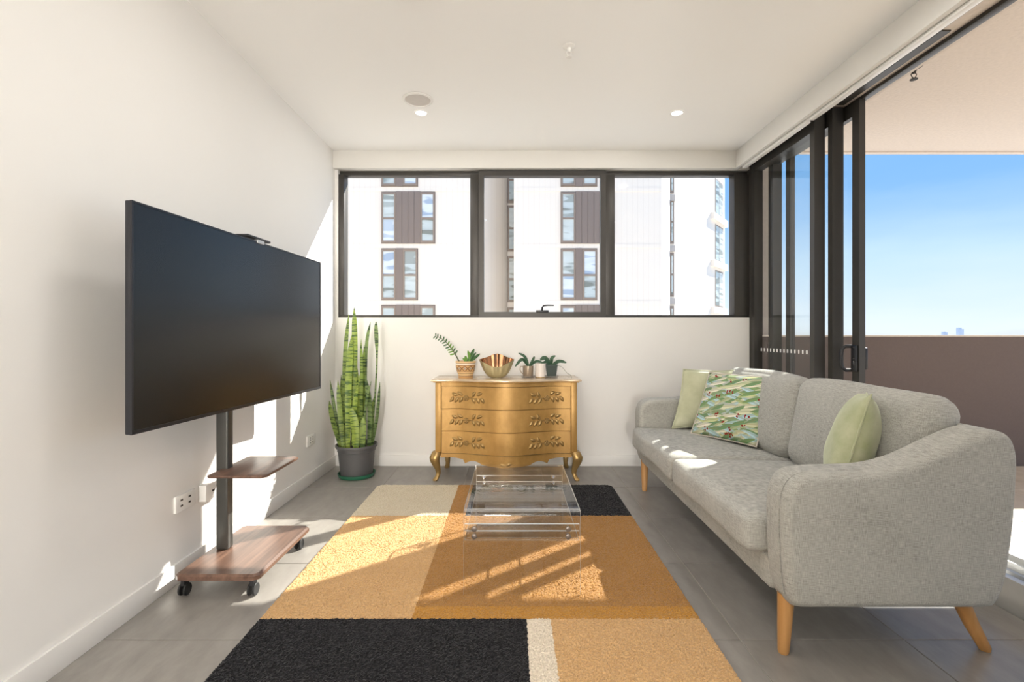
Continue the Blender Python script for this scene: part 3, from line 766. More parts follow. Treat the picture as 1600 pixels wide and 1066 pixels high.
def curved_slab(name, x0, x1, z0, z1, off0, off1, mat, parent, nseg=28, bev=0, zb=None):
    """slab following the bowed front: front face at off0, back face at off1; zb(x) optional lower edge"""
    bm = bmesh.new(); cols = []
    for i in range(nseg+1):
        x = x0+(x1-x0)*i/nseg; lo = zb(x) if zb else z0
        cols.append([bm.verts.new((x, front(x, off0), lo)), bm.verts.new((x, front(x, off0), z1)), bm.verts.new((x, front(x, off1), z1)), bm.verts.new((x, front(x, off1), lo))])
    for a, b in zip(cols, cols[1:]):
        for k in range(4): bm.faces.new((a[k], a[(k+1) % 4], b[(k+1) % 4], b[k]))
    bm.faces.new(cols[0]); bm.faces.new(cols[-1])
    if bev:
        bmesh.ops.recalc_face_normals(bm, faces=bm.faces[:])
        es = [e for e in bm.edges if len(e.link_faces) == 2 and e.calc_face_angle(0) > 1.0 and all(abs(v_.co.y-front(v_.co.x, off0)) < 1e-5 for v_ in e.verts)]
        bmesh.ops.bevel(bm, geom=es, offset=bev, segments=2, affect='EDGES')
    return finish(name, bm, mat, parent, 40)
DX0, DX1 = -.590, .500
bm = bmesh.new()
N_ = 30; poly = [(DX0+.01, DYB), (DX0+.01, DYF+.02)] + [(DX0+.03+(DX1-DX0-.06)*i/N_, front(DX0+.03+(DX1-DX0-.06)*i/N_, .022)) for i in range(N_+1)] + [(DX1-.01, DYF+.02), (DX1-.01, DYB)]
bprism(bm, poly, 'z', .205, .753); finish('case', bm, M['gold'], dr)
box('corner_stile', DX0, DX0+.046, DYF-.004, DYF+.05, .205, .753, M['gold'], dr, .005)
box('corner_stile', DX1-.046, DX1, DYF-.004, DYF+.05, .205, .753, M['gold'], dr, .005)
curved_slab('top_rail', DX0+.046, DX1-.046, .726, .753, .004, .03, M['gold'], dr, bev=.002)
# moulded top
def top_plate(name, ov, z0, z1, mat, bev):
    bm = bmesh.new()
    P = [(DX0-ov, DYB), (DX0-ov, DYF-ov)] + [(DX0+.02+(DX1-DX0-.04)*i/24, front(DX0+.02+(DX1-DX0-.04)*i/24, -ov)) for i in range(25)] + [(DX1+ov, DYF-ov), (DX1+ov, DYB)]
    bprism(bm, P, 'z', z0, z1, bev=bev, seg=2); return finish(name, bm, mat, dr, 40)
top_plate('top_moulding', .016, .753, .763, M['gold'], .003)
top_plate('top_board', .032, .763, .776, M['gold_top'], .004)
# carved leaf and rose meshes, shared
bm = bmesh.new(); nu, nv = 10, 6; grid = []
for i in range(nu+1):
    t = i/nu; wv = .30*math.sin(math.pi*t)**.75*(1-.25*t)
    row = []
    for j in range(nv+1):
        s = -1+2*j/nv
        hh = .20*math.sin(math.pi*t)**.6*(1-s*s)**.5 + .05*(1-abs(s))*math.sin(math.pi*t)
        row.append(bm.verts.new((t-.5, s*wv+.08*math.sin(math.pi*t), hh)))
    grid.append(row)
for i in range(nu):
    for j in range(nv): bm.faces.new((grid[i][j], grid[i+1][j], grid[i+1][j+1], grid[i][j+1]))
bmesh.ops.remove_doubles(bm, verts=bm.verts[:], dist=1e-5)
bmesh.ops.recalc_face_normals(bm, faces=bm.faces[:])
leaf_me = bpy.data.meshes.new('carved_leaf'); bm.to_mesh(leaf_me); bm.free(); leaf_me.materials.append(M['gold_dark']); leaf_me.polygons.foreach_set('use_smooth', [True]*len(leaf_me.polygons))
bm = bmesh.new()
for cnt, rad, sz, hh in ((6, .62, .42, .16), (5, .36, .34, .34), (1, 0, .26, .50)):
    for k in range(cnt):
        a = 2*math.pi*k/cnt+rad
        mt = Matrix.Translation((rad*math.cos(a), rad*math.sin(a), hh)) @ Matrix.Rotation(a, 4, 'Z') @ Matrix.Rotation(-.5 if cnt > 1 else 0, 4, 'Y') @ Matrix.Diagonal((sz*.75, sz, sz*.55, 1))
        bmesh.ops.create_uvsphere(bm, u_segments=10, v_segments=6, radius=1, matrix=mt)
rose_me = bpy.data.meshes.new('carved_rose'); bm.to_mesh(rose_me); bm.free(); rose_me.materials.append(M['gold_dark']); rose_me.polygons.foreach_set('use_smooth', [True]*len(rose_me.polygons))
def on_front(name, me, x, z, ang, size, parent, depth=1.0, off=-.001):
    dx = .01; sl = (front(x+dx)-front(x-dx))/(2*dx)
    nrm_ = Vector((sl, -1, 0)).normalized(); tx = Vector((1, sl, 0)).normalized(); tz = Vector((0, 0, 1))
    ca, sa_ = math.cos(ang), math.sin(ang)
    ux = tx*ca+tz*sa_; uy = -tx*sa_+tz*ca
    # mesh x->ux, y->uy, z->normal
    rot = Matrix((ux, uy, nrm_)).transposed()
    o = link_mesh(name, me, (x, front(x, off), z), parent)
    o.rotation_mode = 'QUATERNION'; o.rotation_quaternion = rot.to_quaternion(); o.scale = (size, size, size*depth)
    return o
def ornament(cx, cz, drawer, mir):
    on_front('carved_rose', rose_me, cx, cz, 0, .025, drawer, 1.2, 0)
    L_ = [(-190, 15, 235), (-145, -50, 160), (-80, -60, 150), (-130, 20, 240), (-75, 20, 245), (100, -50, 60), (170, -50, 25), (90, 30, -60), (145, 30, -55), (200, 25, -50)]
    for dx, dz, a in L_:
        s = mir
        ang = R(a) if s > 0 else R(180-a)
        o = on_front('carved_leaf', leaf_me, cx+s*dx*.00061, cz-dz*.00061, ang, .056, drawer, .75)
    # thin stems joining the leaves
    bm = bmesh.new()
    for sg in (-1, 1):
        P = [(cx+sg*(.012+.018*k), front(cx+sg*(.012+.018*k), -.003), cz-.002+.004*math.sin(k)) for k in range(6)]
        btube(bm, P, [.004, .0038, .0034, .003, .0025, .002], 6)
    finish('carved_stem', bm, M['gold_dark'], drawer, 60)
for z0, z1 in ((.553, .722), (.381, .549), (.209, .377)):
    dw = curved_slab('drawer', DX0+.049, DX1-.049, z0, z1, -.002, .02, M['gold'], dr, bev=.003)
    zc = (z0+z1)/2
    ornament(-.350, zc-.003, dw, 1); ornament(.265, zc-.003, dw, -1)
def apron(x):
    u = (x-DCX)/.5; a = abs(u)
    # cusped scallops: high near the legs, pointed cusps, low lobe at the centre
    if a > .64: return .155+.022*math.sin(math.pi*(a-.64)/.36*.6+.2) - .0
    if a > .36: return .130+.026*math.sin(math.pi*(a-.36)/.28)
    return .130-.012*math.cos(a/.36*math.pi/2)
ap = curved_slab('apron', DX0+.04, DX1-.04, .13, .2065, .0, .018, M['gold'], dr, nseg=64, zb=apron)
curved_slab('apron_bead', DX0+.046, DX1-.046, .2035, .2085, -.006, .01, M['gold_dark'], dr)
on_front('carved_leaf', leaf_me, DCX-.022, .138, R(155), .05, ap, .35); on_front('carved_leaf', leaf_me, DCX+.022, .138, R(25), .05, ap, .35)
def cabriole(sx, cx, yb, front_leg):
    sy = -1 if front_leg else 1
    spec = [(.222, 0, .0, .034), (.205, .006, .004, .038), (.180, .016, .012, .040), (.150, .014, .012, .036), (.115, .004, .004, .029), (.085, -.006, -.004, .0225),
            (.055, -.010, -.007, .0185), (.032, -.004, .0, .0175), (.016, .006, .008, .021), (.006, .012, .013, .022), (.0, .012, .013, .017)]
    bm = bmesh.new(); rings = []
    for z, ox, oy, r_ in spec:
        ring = []
        for k in range(16):
            a = 2*math.pi*k/16; ca, sa_ = math.cos(a), math.sin(a)
            e = .75
            ring.append(bm.verts.new((cx+sx*ox+r_*math.copysign(abs(ca)**e, ca), yb+sy*oy+r_*math.copysign(abs(sa_)**e, sa_), z)))
        rings.append(ring)
    for a, b in zip(rings, rings[1:]):
        for k in range(16): bm.faces.new((a[k], a[(k+1) % 16], b[(k+1) % 16], b[k]))
    bm.faces.new(rings[0]); bm.faces.new(rings[-1])
    finish('leg', bm, M['gold_dark'], dr, 60)
for sx, cx in ((-1, DX0+.012), (1, DX1-.012)):
    cabriole(sx, cx, DYF+.012, True); cabriole(sx*.4, cx-sx*.035, DYB-.05, False)

# ================================================================== things on the chest
TZ = .776
m, n, out = newmat('patterned_terracotta')
tcn = N(n, 'ShaderNodeTexCoord'); sp = N(n, 'ShaderNodeSeparateXYZ'); n.links.new(tcn.outputs['Object'], sp.inputs[0])
at = N(n, 'ShaderNodeMath', operation='ARCTAN2'); n.links.new(sp.outputs['Y'], at.inputs[0]); n.links.new(sp.outputs['X'], at.inputs[1])
mz = N(n, 'ShaderNodeMapRange'); mz.inputs['From Min'].default_value = -.0675; mz.inputs['From Max'].default_value = .0675; n.links.new(sp.outputs['Z'], mz.inputs[0])
tc1, tc2, tdk, twh, tgr = srgb(206, 160, 104), srgb(226, 190, 140), srgb(96, 58, 36), srgb(232, 220, 205), srgb(150, 150, 150)
bands = rampn(n, mz.outputs[0], [(0, tc1), (.10, tdk), (.13, tc2), (.27, tdk), (.30, tc2), (.38, tdk), (.40, tc1), (.74, tdk), (.765, tc2), (.80, twh), (.87, tdk), (.89, tc2), (1, tc1)], 'CONSTANT')
# diamond / cross motifs in the broad middle band
k1 = N(n, 'ShaderNodeMath', operation='MULTIPLY'); k1.inputs[1].default_value = 10/(2*math.pi); n.links.new(at.outputs[0], k1.inputs[0])
fr = N(n, 'ShaderNodeMath', operation='PINGPONG'); fr.inputs[1].default_value = .5; n.links.new(k1.outputs[0], fr.inputs[0])
zz = N(n, 'ShaderNodeMapRange'); zz.inputs['From Min'].default_value = .40; zz.inputs['From Max'].default_value = .74; zz.inputs['To Min'].default_value = -.5; zz.inputs['To Max'].default_value = .5; zz.clamp = False
n.links.new(mz.outputs[0], zz.inputs[0]); za = N(n, 'ShaderNodeMath', operation='ABSOLUTE'); n.links.new(zz.outputs[0], za.inputs[0])
df_ = N(n, 'ShaderNodeMath', operation='SUBTRACT'); n.links.new(fr.outputs[0], df_.inputs[0]); n.links.new(za.outputs[0], df_.inputs[1])
dab = N(n, 'ShaderNodeMath', operation='ABSOLUTE'); n.links.new(df_.outputs[0], dab.inputs[0])
xl = N(n, 'ShaderNodeMath', operation='LESS_THAN'); xl.inputs[1].default_value = .08; n.links.new(dab.outputs[0], xl.inputs[0])
inb = N(n, 'ShaderNodeMath', operation='LESS_THAN'); inb.inputs[1].default_value = .45; n.links.new(za.outputs[0], inb.inputs[0])
ml = N(n, 'ShaderNodeMath', operation='MULTIPLY'); n.links.new(xl.outputs[0], ml.inputs[0]); n.links.new(inb.outputs[0], ml.inputs[1])
c = mixcol(n, ml.outputs[0], bands, tdk)
fr5 = N(n, 'ShaderNodeMath', operation='SUBTRACT'); fr5.inputs[0].default_value = .5; n.links.new(fr.outputs[0], fr5.inputs[1])
sm = N(n, 'ShaderNodeMath', operation='ADD'); n.links.new(fr5.outputs[0], sm.inputs[0]); n.links.new(za.outputs[0], sm.inputs[1])
dm = N(n, 'ShaderNodeMath', operation='LESS_THAN'); dm.inputs[1].default_value = .22; n.links.new(sm.outputs[0], dm.inputs[0])
c = mixcol(n, dm.outputs[0], c, tgr)
principled(n, out, c, .45, 0, .4); M['tpot'] = m
LEAF = plain('deep_green_leaf', (.045, .12, .035), .35, var=.3, nscale=20)
LEAF2 = plain('fresh_green_leaf', (.14, .30, .04), .4, var=.3, nscale=20)
LEAF3 = plain('orchid_leaf', (.05, .105, .055), .35, var=.25, nscale=15)
STEM = plain('brown_green_stem', (.12, .13, .06), .6)
SOIL = plain('bark_soil', (.06, .04, .03), .95, bmp=.5, nscale=80)
def at_px(px, py, y): k_ = 765/y; return Vector(((px-800)/k_, y, CAMH-(py-523)/k_))
def blade(name, base, midp, tip, wid, facing, mat, parent, th=.0025, nseg=6):
    cl = catmull([base, midp, tip], nseg); L_ = len(cl)-1
    ws = [max(.002, wid*math.sin(math.pi*(.06+.90*i/L_))**.8) for i in range(L_+1)]
    bm = bmesh.new(); strap_leaf(bm, cl, ws, facing, th, .18); return finish(name, bm, mat, parent, 60)
# patterned pot
QX, QY = -.372, 3.93
t = thing('potted_zamioculcas', (QX, QY, TZ), 'small plant with one long feathery arching stem in a patterned terracotta pot', 'plant')
lathe('pot', QX, QY, [(.056, TZ), (.060, TZ+.010), (.056, TZ+.018), (.068, TZ+.045), (.078, TZ+.085), (.079, TZ+.112), (.077, TZ+.118), (.082, TZ+.122), (.082, TZ+.135), (.074, TZ+.135), (.070, TZ+.115)], M['tpot'], t, 40, False)
lathe('soil', QX, QY, [(.070, TZ+.10), (.070, TZ+.116), (.001, TZ+.12)], SOIL, t, 24)
sp0 = [Vector((QX-.045, QY, TZ+.115)), at_px(711, 553, QY), at_px(703, 542, QY), at_px(693, 531, QY), at_px(681, 525, QY)]
sp1 = catmull(sp0, 3)
stem = tube('stem', sp1, [.006-.004*i/(len(sp1)-1) for i in range(len(sp1))], STEM, t, 8)
for i in range(3, len(sp1)):
    p = sp1[i]; tdir_ = (sp1[min(i+1, len(sp1)-1)]-sp1[i-1]).normalized()
    f_ = (i-3)/(len(sp1)-4); ll = .040-.012*f_
    for sg in (-1, 1):
        sd = Vector((-tdir_.z, 0, tdir_.x))*sg*-1
        tip = p+sd*ll*(1.0 if sg < 0 else .75)+tdir_*ll*.35+Vector((0, random.uniform(-.02, .012), 0))
        blade('leaflet', p, (p+tip)/2+Vector((0, -.004, 0)), tip, .0145-.004*f_, (.2*sg, -1, .25), LEAF2 if f_ < .45 and random.random() < .6 else LEAF, t, .0015, 4)
for px, py, w_ in ((727, 556, .026), (731, 548, .026), (741, 545, .032), (750, 553, .026), (735, 559, .030), (723, 560, .02), (744, 551, .022)):
    b_ = Vector((QX+.012+random.uniform(-.02, .02), QY+random.uniform(-.02, .0), TZ+.112)); tp = at_px(px, py, QY-.02)
    blade('leaf', b_, (b_+tp)/2+Vector((.006, 0, .004)), tp, w_, (random.uniform(-.4, .4), -1, .3), LEAF2 if px < 736 else LEAF, t)
# lobed gold bowl
GX, GY = -.122, 3.91
t = thing('gold_bowl', (GX, GY, TZ), 'wavy lobed gold bowl with a copper interior on the chest', 'bowl')
M['goldbowl'] = plain('pale_gold', (.50, .44, .26), .38, .6, var=.08); M['copper'] = plain('copper_inside', (.50, .25, .13), .16, .95, var=.1)
def bowl_shell(name, inset, mat, flip):
    bm = bmesh.new(); nA, nR = 72, 14; rings = []
    for j in range(nR+1):
        s = j/nR; ring = []
        for i in range(nA):
            a = 2*math.pi*i/nA
            ca, sa_ = math.cos(a), math.sin(a)
            r_ = .032+(.060+.046*abs(ca)**3+.010*max(0, sa_)+.003*math.cos(12*a))*s**.62
            top = .090+.056*abs(ca)**2.5+.098*max(0, sa_)**2
            z = TZ+.002+top*s**1.45
            r_ -= inset; z += inset*.6*(1-s)
            ring.append(bm.verts.new((GX+max(r_, .002)*math.cos(a)*1.0, GY+max(r_, .002)*math.sin(a)*.95, z)))
        rings.append(ring)
    for a, b in zip(rings, rings[1:]):
        for i in range(nA): bm.faces.new((a[i], a[(i+1) % nA], b[(i+1) % nA], b[i]))
    bm.faces.new(rings[0])
    return finish(name, bm, mat, t, 60)
bowl_shell('outer_shell', 0, M['goldbowl'], False); bowl_shell('inner_lining', .0035, M['copper'], True)
lathe('foot_ring', GX, GY, [(.036, TZ), (.036, TZ+.004)], M['goldbowl'], t, 32)
# orchids in saucers with a cup between
def saucer(x, y, lab):
    t = thing('clear_saucer', (x, y, TZ), lab, 'saucer', 'clear plant saucers')
    lathe('dish', x, y, [(.048, TZ), (.052, TZ+.003), (.060, TZ+.017), (.058, TZ+.017), (.050, TZ+.005), (.004, TZ+.004)], M['clear_plastic'], t, 32)
AX, AY = .130, 3.94
saucer(AX, AY, 'clear plastic saucer under the bronze mug'); saucer(.318, 3.95, 'clear plastic saucer under the dark green pot')
t = thing('orchid_in_mug', (AX, AY, TZ+.005), 'small orchid with long drooping leaves in a bronze mug', 'plant', 'small orchids on the chest')
MUG = plain('bronze_mug', (.42, .34, .26), .3, .5)
mg = lathe('mug', AX, AY, [(.036, TZ+.005), (.041, TZ+.012), (.043, TZ+.095), (.040, TZ+.095), (.038, TZ+.075)], MUG, t, 32, False)
tube('mug_handle', [(AX-.040, AY, TZ+.088), (AX-.062, AY, TZ+.090), (AX-.066, AY, TZ+.065), (AX-.055, AY, TZ+.042), (AX-.041, AY, TZ+.030)], .004, MUG, mg)
lathe('bark', AX, AY, [(.039, TZ+.06), (.039, TZ+.085), (.002, TZ+.09)], SOIL, t, 20)
def orchid_leaves(t, bx, by, bz, specs):
    for (mx_, my_), (tx_, ty_), w_ in specs:
        b_ = Vector((bx, by, bz)); yy = by-.03
        blade('leaf', b_, at_px(mx_, my_, yy+.01), at_px(tx_, ty_, yy), w_, (0, -.8, .7), LEAF3, t, .003, 6)
orchid_leaves(t, AX+.005, AY, TZ+.085, [((816, 562), (805, 573), .030), ((820, 558), (810, 552), .026), ((833, 562), (835, 557), .022), ((826, 577), (829, 588), .026), ((838, 565), (850, 568), .026)])
CX_, CY_ = .226, 3.90
t = thing('white_cup', (CX_, CY_, TZ), 'plain off-white ceramic cup between the two orchids', 'cup')
CUP = plain('offwhite_ceramic', (.72, .64, .57), .35)
lathe('body', CX_, CY_, [(.036, TZ), (.040, TZ+.003), (.042, TZ+.116), (.041, TZ+.118), (.038, TZ+.118), (.036, TZ+.02), (.002, TZ+.015)], CUP, t, 36)
lathe('foot_band', CX_, CY_, [(.0405, TZ+.004), (.041, TZ+.006), (.041, TZ+.010), (.0405, TZ+.012)], M['gold_dark'], t, 36, False)
EX, EY = .318, 3.95
t = thing('orchid_in_pot', (EX, EY, TZ+.005), 'small orchid with broad leaves in a square dark green pot', 'plant', 'small orchids on the chest')
bm = bmesh.new(); rings = []
for hw, z in ((.034, TZ+.005), (.046, TZ+.100), (.048, TZ+.100), (.048, TZ+.106), (.043, TZ+.106), (.040, TZ+.08)):
    rings.append([bm.verts.new((EX+sx*hw, EY+sy*hw, z)) for sx, sy in ((-1, -1), (1, -1), (1, 1), (-1, 1))])
for a, b in zip(rings, rings[1:]):
    for k in range(4): bm.faces.new((a[k], a[(k+1) % 4], b[(k+1) % 4], b[k]))
bm.faces.new(rings[0]); finish('pot', bm, plain('dark_green_plastic', (.012, .03, .022), .4), t)
box('bark', EX-.041, EX+.041, EY-.041, EY+.041, TZ+.07, TZ+.088, SOIL, t)
orchid_leaves(t, EX-.005, EY, TZ+.088, [((852, 560), (844, 563), .042), ((862, 561), (868, 556), .032), ((873, 565), (885, 567), .034), ((853, 566), (848, 568), .026), ((857, 574), (862, 586), .036)])
tube('aerial_root', catmull([(EX+.02, EY, TZ+.098), at_px(877, 573, EY), at_px(886, 583, EY), at_px(892, 586.5, EY-.06), Vector((.47, 3.86, TZ+.002))], 6), .0016, STEM, t, 6)

# ================================================================== clear acrylic coffee table
AX0, AX1, AY0, AY1, AZ0, AZ1, TH = -.205, .290, 2.07, 2.82, .010, .380, .012
ct = thing('acrylic_table', ((AX0+AX1)/2, (AY0+AY1)/2, AZ0), 'clear acrylic waterfall coffee table with a bolted lower shelf on the rug', 'table')
def sheet(name, path, x0, x1, th, parent, bends=()):
    """sheet bent along a (y,z) path, thickness th to the right-hand side"""
    P = [Vector(p) for p in path]; inn = []
    for i, p in enumerate(P):
        a = (P[i]-P[i-1]).normalized() if i else (P[1]-P[0]).normalized()
        b = (P[i+1]-P[i]).normalized() if i < len(P)-1 else a
        t_ = (a+b).normalized(); nn = Vector((t_.y, -t_.x)); inn.append(p+nn*th/max(.5, t_.dot(a)))
    bm = bmesh.new()
    def row(x, pts): return [bm.verts.new((x, q.x, q.y)) for q in pts]
    o0, o1, i0, i1 = row(x0, P), row(x1, P), row(x0, inn), row(x1, inn)
    for k in range(len(P)-1):
        for A, B, mi in ((o0, o1, 0), (i0, i1, 0), (o0, i0, 1), (o1, i1, 1)):
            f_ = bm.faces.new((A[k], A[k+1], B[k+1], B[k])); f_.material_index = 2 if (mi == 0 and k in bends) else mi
    for k in (0, -1):
        f_ = bm.faces.new((o0[k], o1[k], i1[k], i0[k])); f_.material_index = 1
    return finish(name, bm, [M['acrylic'], M['acrylic_edge'], M['acrylic_bend_highlight']], parent, 35)
def arc(cy, cz, r_, a0, a1, k=7): return [(cy+r_*math.cos(R(a0+(a1-a0)*i/k)), cz+r_*math.sin(R(a0+(a1-a0)*i/k))) for i in range(k+1)]
rb = .03
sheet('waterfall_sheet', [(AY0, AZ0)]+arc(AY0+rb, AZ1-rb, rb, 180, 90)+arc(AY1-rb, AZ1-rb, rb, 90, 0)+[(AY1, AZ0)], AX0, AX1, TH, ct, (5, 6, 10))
sz = .236; i0, i1 = AY0+TH+.001, AY1-TH-.001
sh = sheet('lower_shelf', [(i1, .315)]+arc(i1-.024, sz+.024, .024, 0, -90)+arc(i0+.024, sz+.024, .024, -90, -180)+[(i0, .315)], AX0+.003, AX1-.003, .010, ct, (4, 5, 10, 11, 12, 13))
# batten lines on the flanges
multi('flange_batten', [(AX0+.003, AX1-.003, i0+.010, i0+.014, .281, .284)], M['acrylic_edge'], ct); multi('flange_batten', [(AX0+.003, AX1-.003, i1-.014, i1-.010, .281, .284)], M['acrylic_edge'], ct)
for yy, sg in ((AY0, -1), (AY1, 1)):
    for xx in (AX0+.045, AX1-.052):
        for z in (.300, .268):
            bm = bmesh.new(); r0 = .0115
            rings = []
            for dy, rr in ((0, r0), (.003, r0), (.0045, r0*.7)):
                rings.append([bm.verts.new((xx+rr*math.cos(2*math.pi*k/16), yy+sg*dy, z+rr*math.sin(2*math.pi*k/16))) for k in range(16)])
            back = [bm.verts.new((xx+.004*math.cos(2*math.pi*k/16), yy-sg*.028, z+.004*math.sin(2*math.pi*k/16))) for k in range(16)]
            for a, b in ((back, rings[0]), (rings[0], rings[1]), (rings[1], rings[2])):
                for k in range(16): bm.faces.new((a[k], a[(k+1) % 16], b[(k+1) % 16], b[k]))
            bm.faces.new(rings[-1]); bm.faces.new(back)
            finish('bolt', bm, M['chrome'] if sg > 0 else plain('steel_bolt', (.16, .13, .11), .4, .6), ct, 40)

# ================================================================== sofa
sf = thing('sofa', (1.32, 2.675, 0), 'grey woven fabric sofa with curved arms and tapered oak legs', 'sofa')
SZ = .19
def arm(y0, y1, flip=False):
    top = catmull([(.945, SZ+.03), (.930, .30), (.922, .48), (.930, .575), (.965, .632), (1.03, .650), (1.14, .654), (1.25, .660), (1.36, .688), (1.47, .738), (1.57, .782), (1.635, .796), (1.69, .780), (1.716, .725), (1.718, .640), (1.705, .46), (1.682, .30), (1.655, SZ+.03)], 4)
    poly = [(p.x, p.y) for p in top] + [(1.635, SZ+.005), (1.60, SZ), (.985, SZ), (.955, SZ+.006)]
    bm = bmesh.new(); bprism(bm, poly, 'y', y0, y1, bev=.034, seg=5)
    return finish('arm', bm, M['sofa'], sf, 60)
a1 = arm(1.650, 1.802); a2 = arm(3.548, 3.700)
# seam piping just inside the outer edge of the near arm
sm_ = catmull([(.936, 1.690, SZ+.04), (.9235, 1.690, .30), (.916, 1.690, .48), (.924, 1.690, .578), (.961, 1.690, .637), (1.03, 1.690, .6545), (1.14, 1.690, .658), (1.25, 1.690, .664), (1.36, 1.690, .692), (1.47, 1.690, .742), (1.57, 1.690, .786), (1.635, 1.690, .800)], 5)
tube('seam', [p+Vector((.004, 0, -.0045)) for p in sm_], .0022, M['sofa'], a1, 6)
bm = bmesh.new()
bk = catmull([(1.600, SZ+.005), (1.605, .45), (1.615, .70), (1.640, .782), (1.672, .792), (1.705, .770), (1.716, .70), (1.705, .46), (1.682, .30), (1.655, SZ+.005)], 4)
bprism(bm, [(p.x, p.y) for p in bk], 'y', 1.74, 3.61); finish('back_frame', bm, M['sofa'], sf, 50)
box('base_rail', .940, 1.63, 1.785, 3.565, SZ, .315, M['sofa'], sf, .018, 3)
def soft_box(name, c, half, rad, crown, mat, parent, tilt=0, nseg=14, seed=0):
    """rounded, crowned cushion; tilt leans it about the y axis"""
    bm = bmesh.new(); bmesh.ops.create_cube(bm, size=2)
    bmesh.ops.subdivide_edges(bm, edges=bm.edges[:], cuts=nseg, use_grid_fill=True)
    rn = random.Random(seed); ph = [rn.uniform(0, 6) for _ in range(4)]
    for v_ in bm.verts:
        u = v_.co.copy()
        # concentrate vertices near the borders
        u = Vector([math.copysign(1-(1-abs(q))**1.5, q) if abs(q) < 1 else q for q in u])
        p = Vector([u[i]*half[i] for i in range(3)])
        inner = Vector([max(-(half[i]-rad), min(half[i]-rad, p[i])) for i in range(3)])
        d_ = p-inner
        if d_.length > 1e-9: p = inner+d_.normalized()*min(rad, d_.length) if d_.length > rad else p
        for i in range(3):
            j, k = (i+1) % 3, (i+2) % 3
            p[i] += crown[i]*(u[i])*(1-u[j]**2)*(1-u[k]**2)
        wob = .004*math.sin(9*p.y+ph[0]+5*p.z)*math.cos(7*p.x+ph[1])
        p += Vector((wob, 0, wob))
        ct_, st_ = math.cos(tilt), math.sin(tilt)
        p = Vector((p.x*ct_+p.z*st_, p.y, -p.x*st_+p.z*ct_))
        v_.co = p+Vector(c)
    return finish(name, bm, mat, parent, 180)
soft_box('seat_cushion', (1.214, 2.235, .376), (.349, .427, .072), .035, (.012, .004, .012), M['sofa'], sf, R(1.5))
soft_box('seat_cushion', (1.214, 3.106, .376), (.349, .432, .072), .035, (.012, .004, .012), M['sofa'], sf, R(1.5), seed=2)
soft_box('back_cushion', (1.580, 2.235, .655), (.085, .425, .235), .075, (.030, .006, .012), M['sofa'], sf, R(11), seed=3)
soft_box('back_cushion', (1.580, 3.106, .655), (.085, .432, .235), .075, (.030, .006, .012), M['sofa'], sf, R(11), seed=4)
def sleg(tx, ty, bx, by):
    bm = bmesh.new(); btube(bm, [(tx, ty, SZ+.012), ((tx+bx)/2, (ty+by)/2, SZ/2), (bx, by, .006), (bx, by, .0)], [.028, .0235, .0185, .016], 20); finish('leg', bm, M['legwood'], sf, 60)
sleg(.975, 1.742, .957, 1.727); sleg(1.590, 1.752, 1.683, 1.742); sleg(.975, 3.60, .953, 3.52); sleg(1.590, 3.60, 1.683, 3.62)

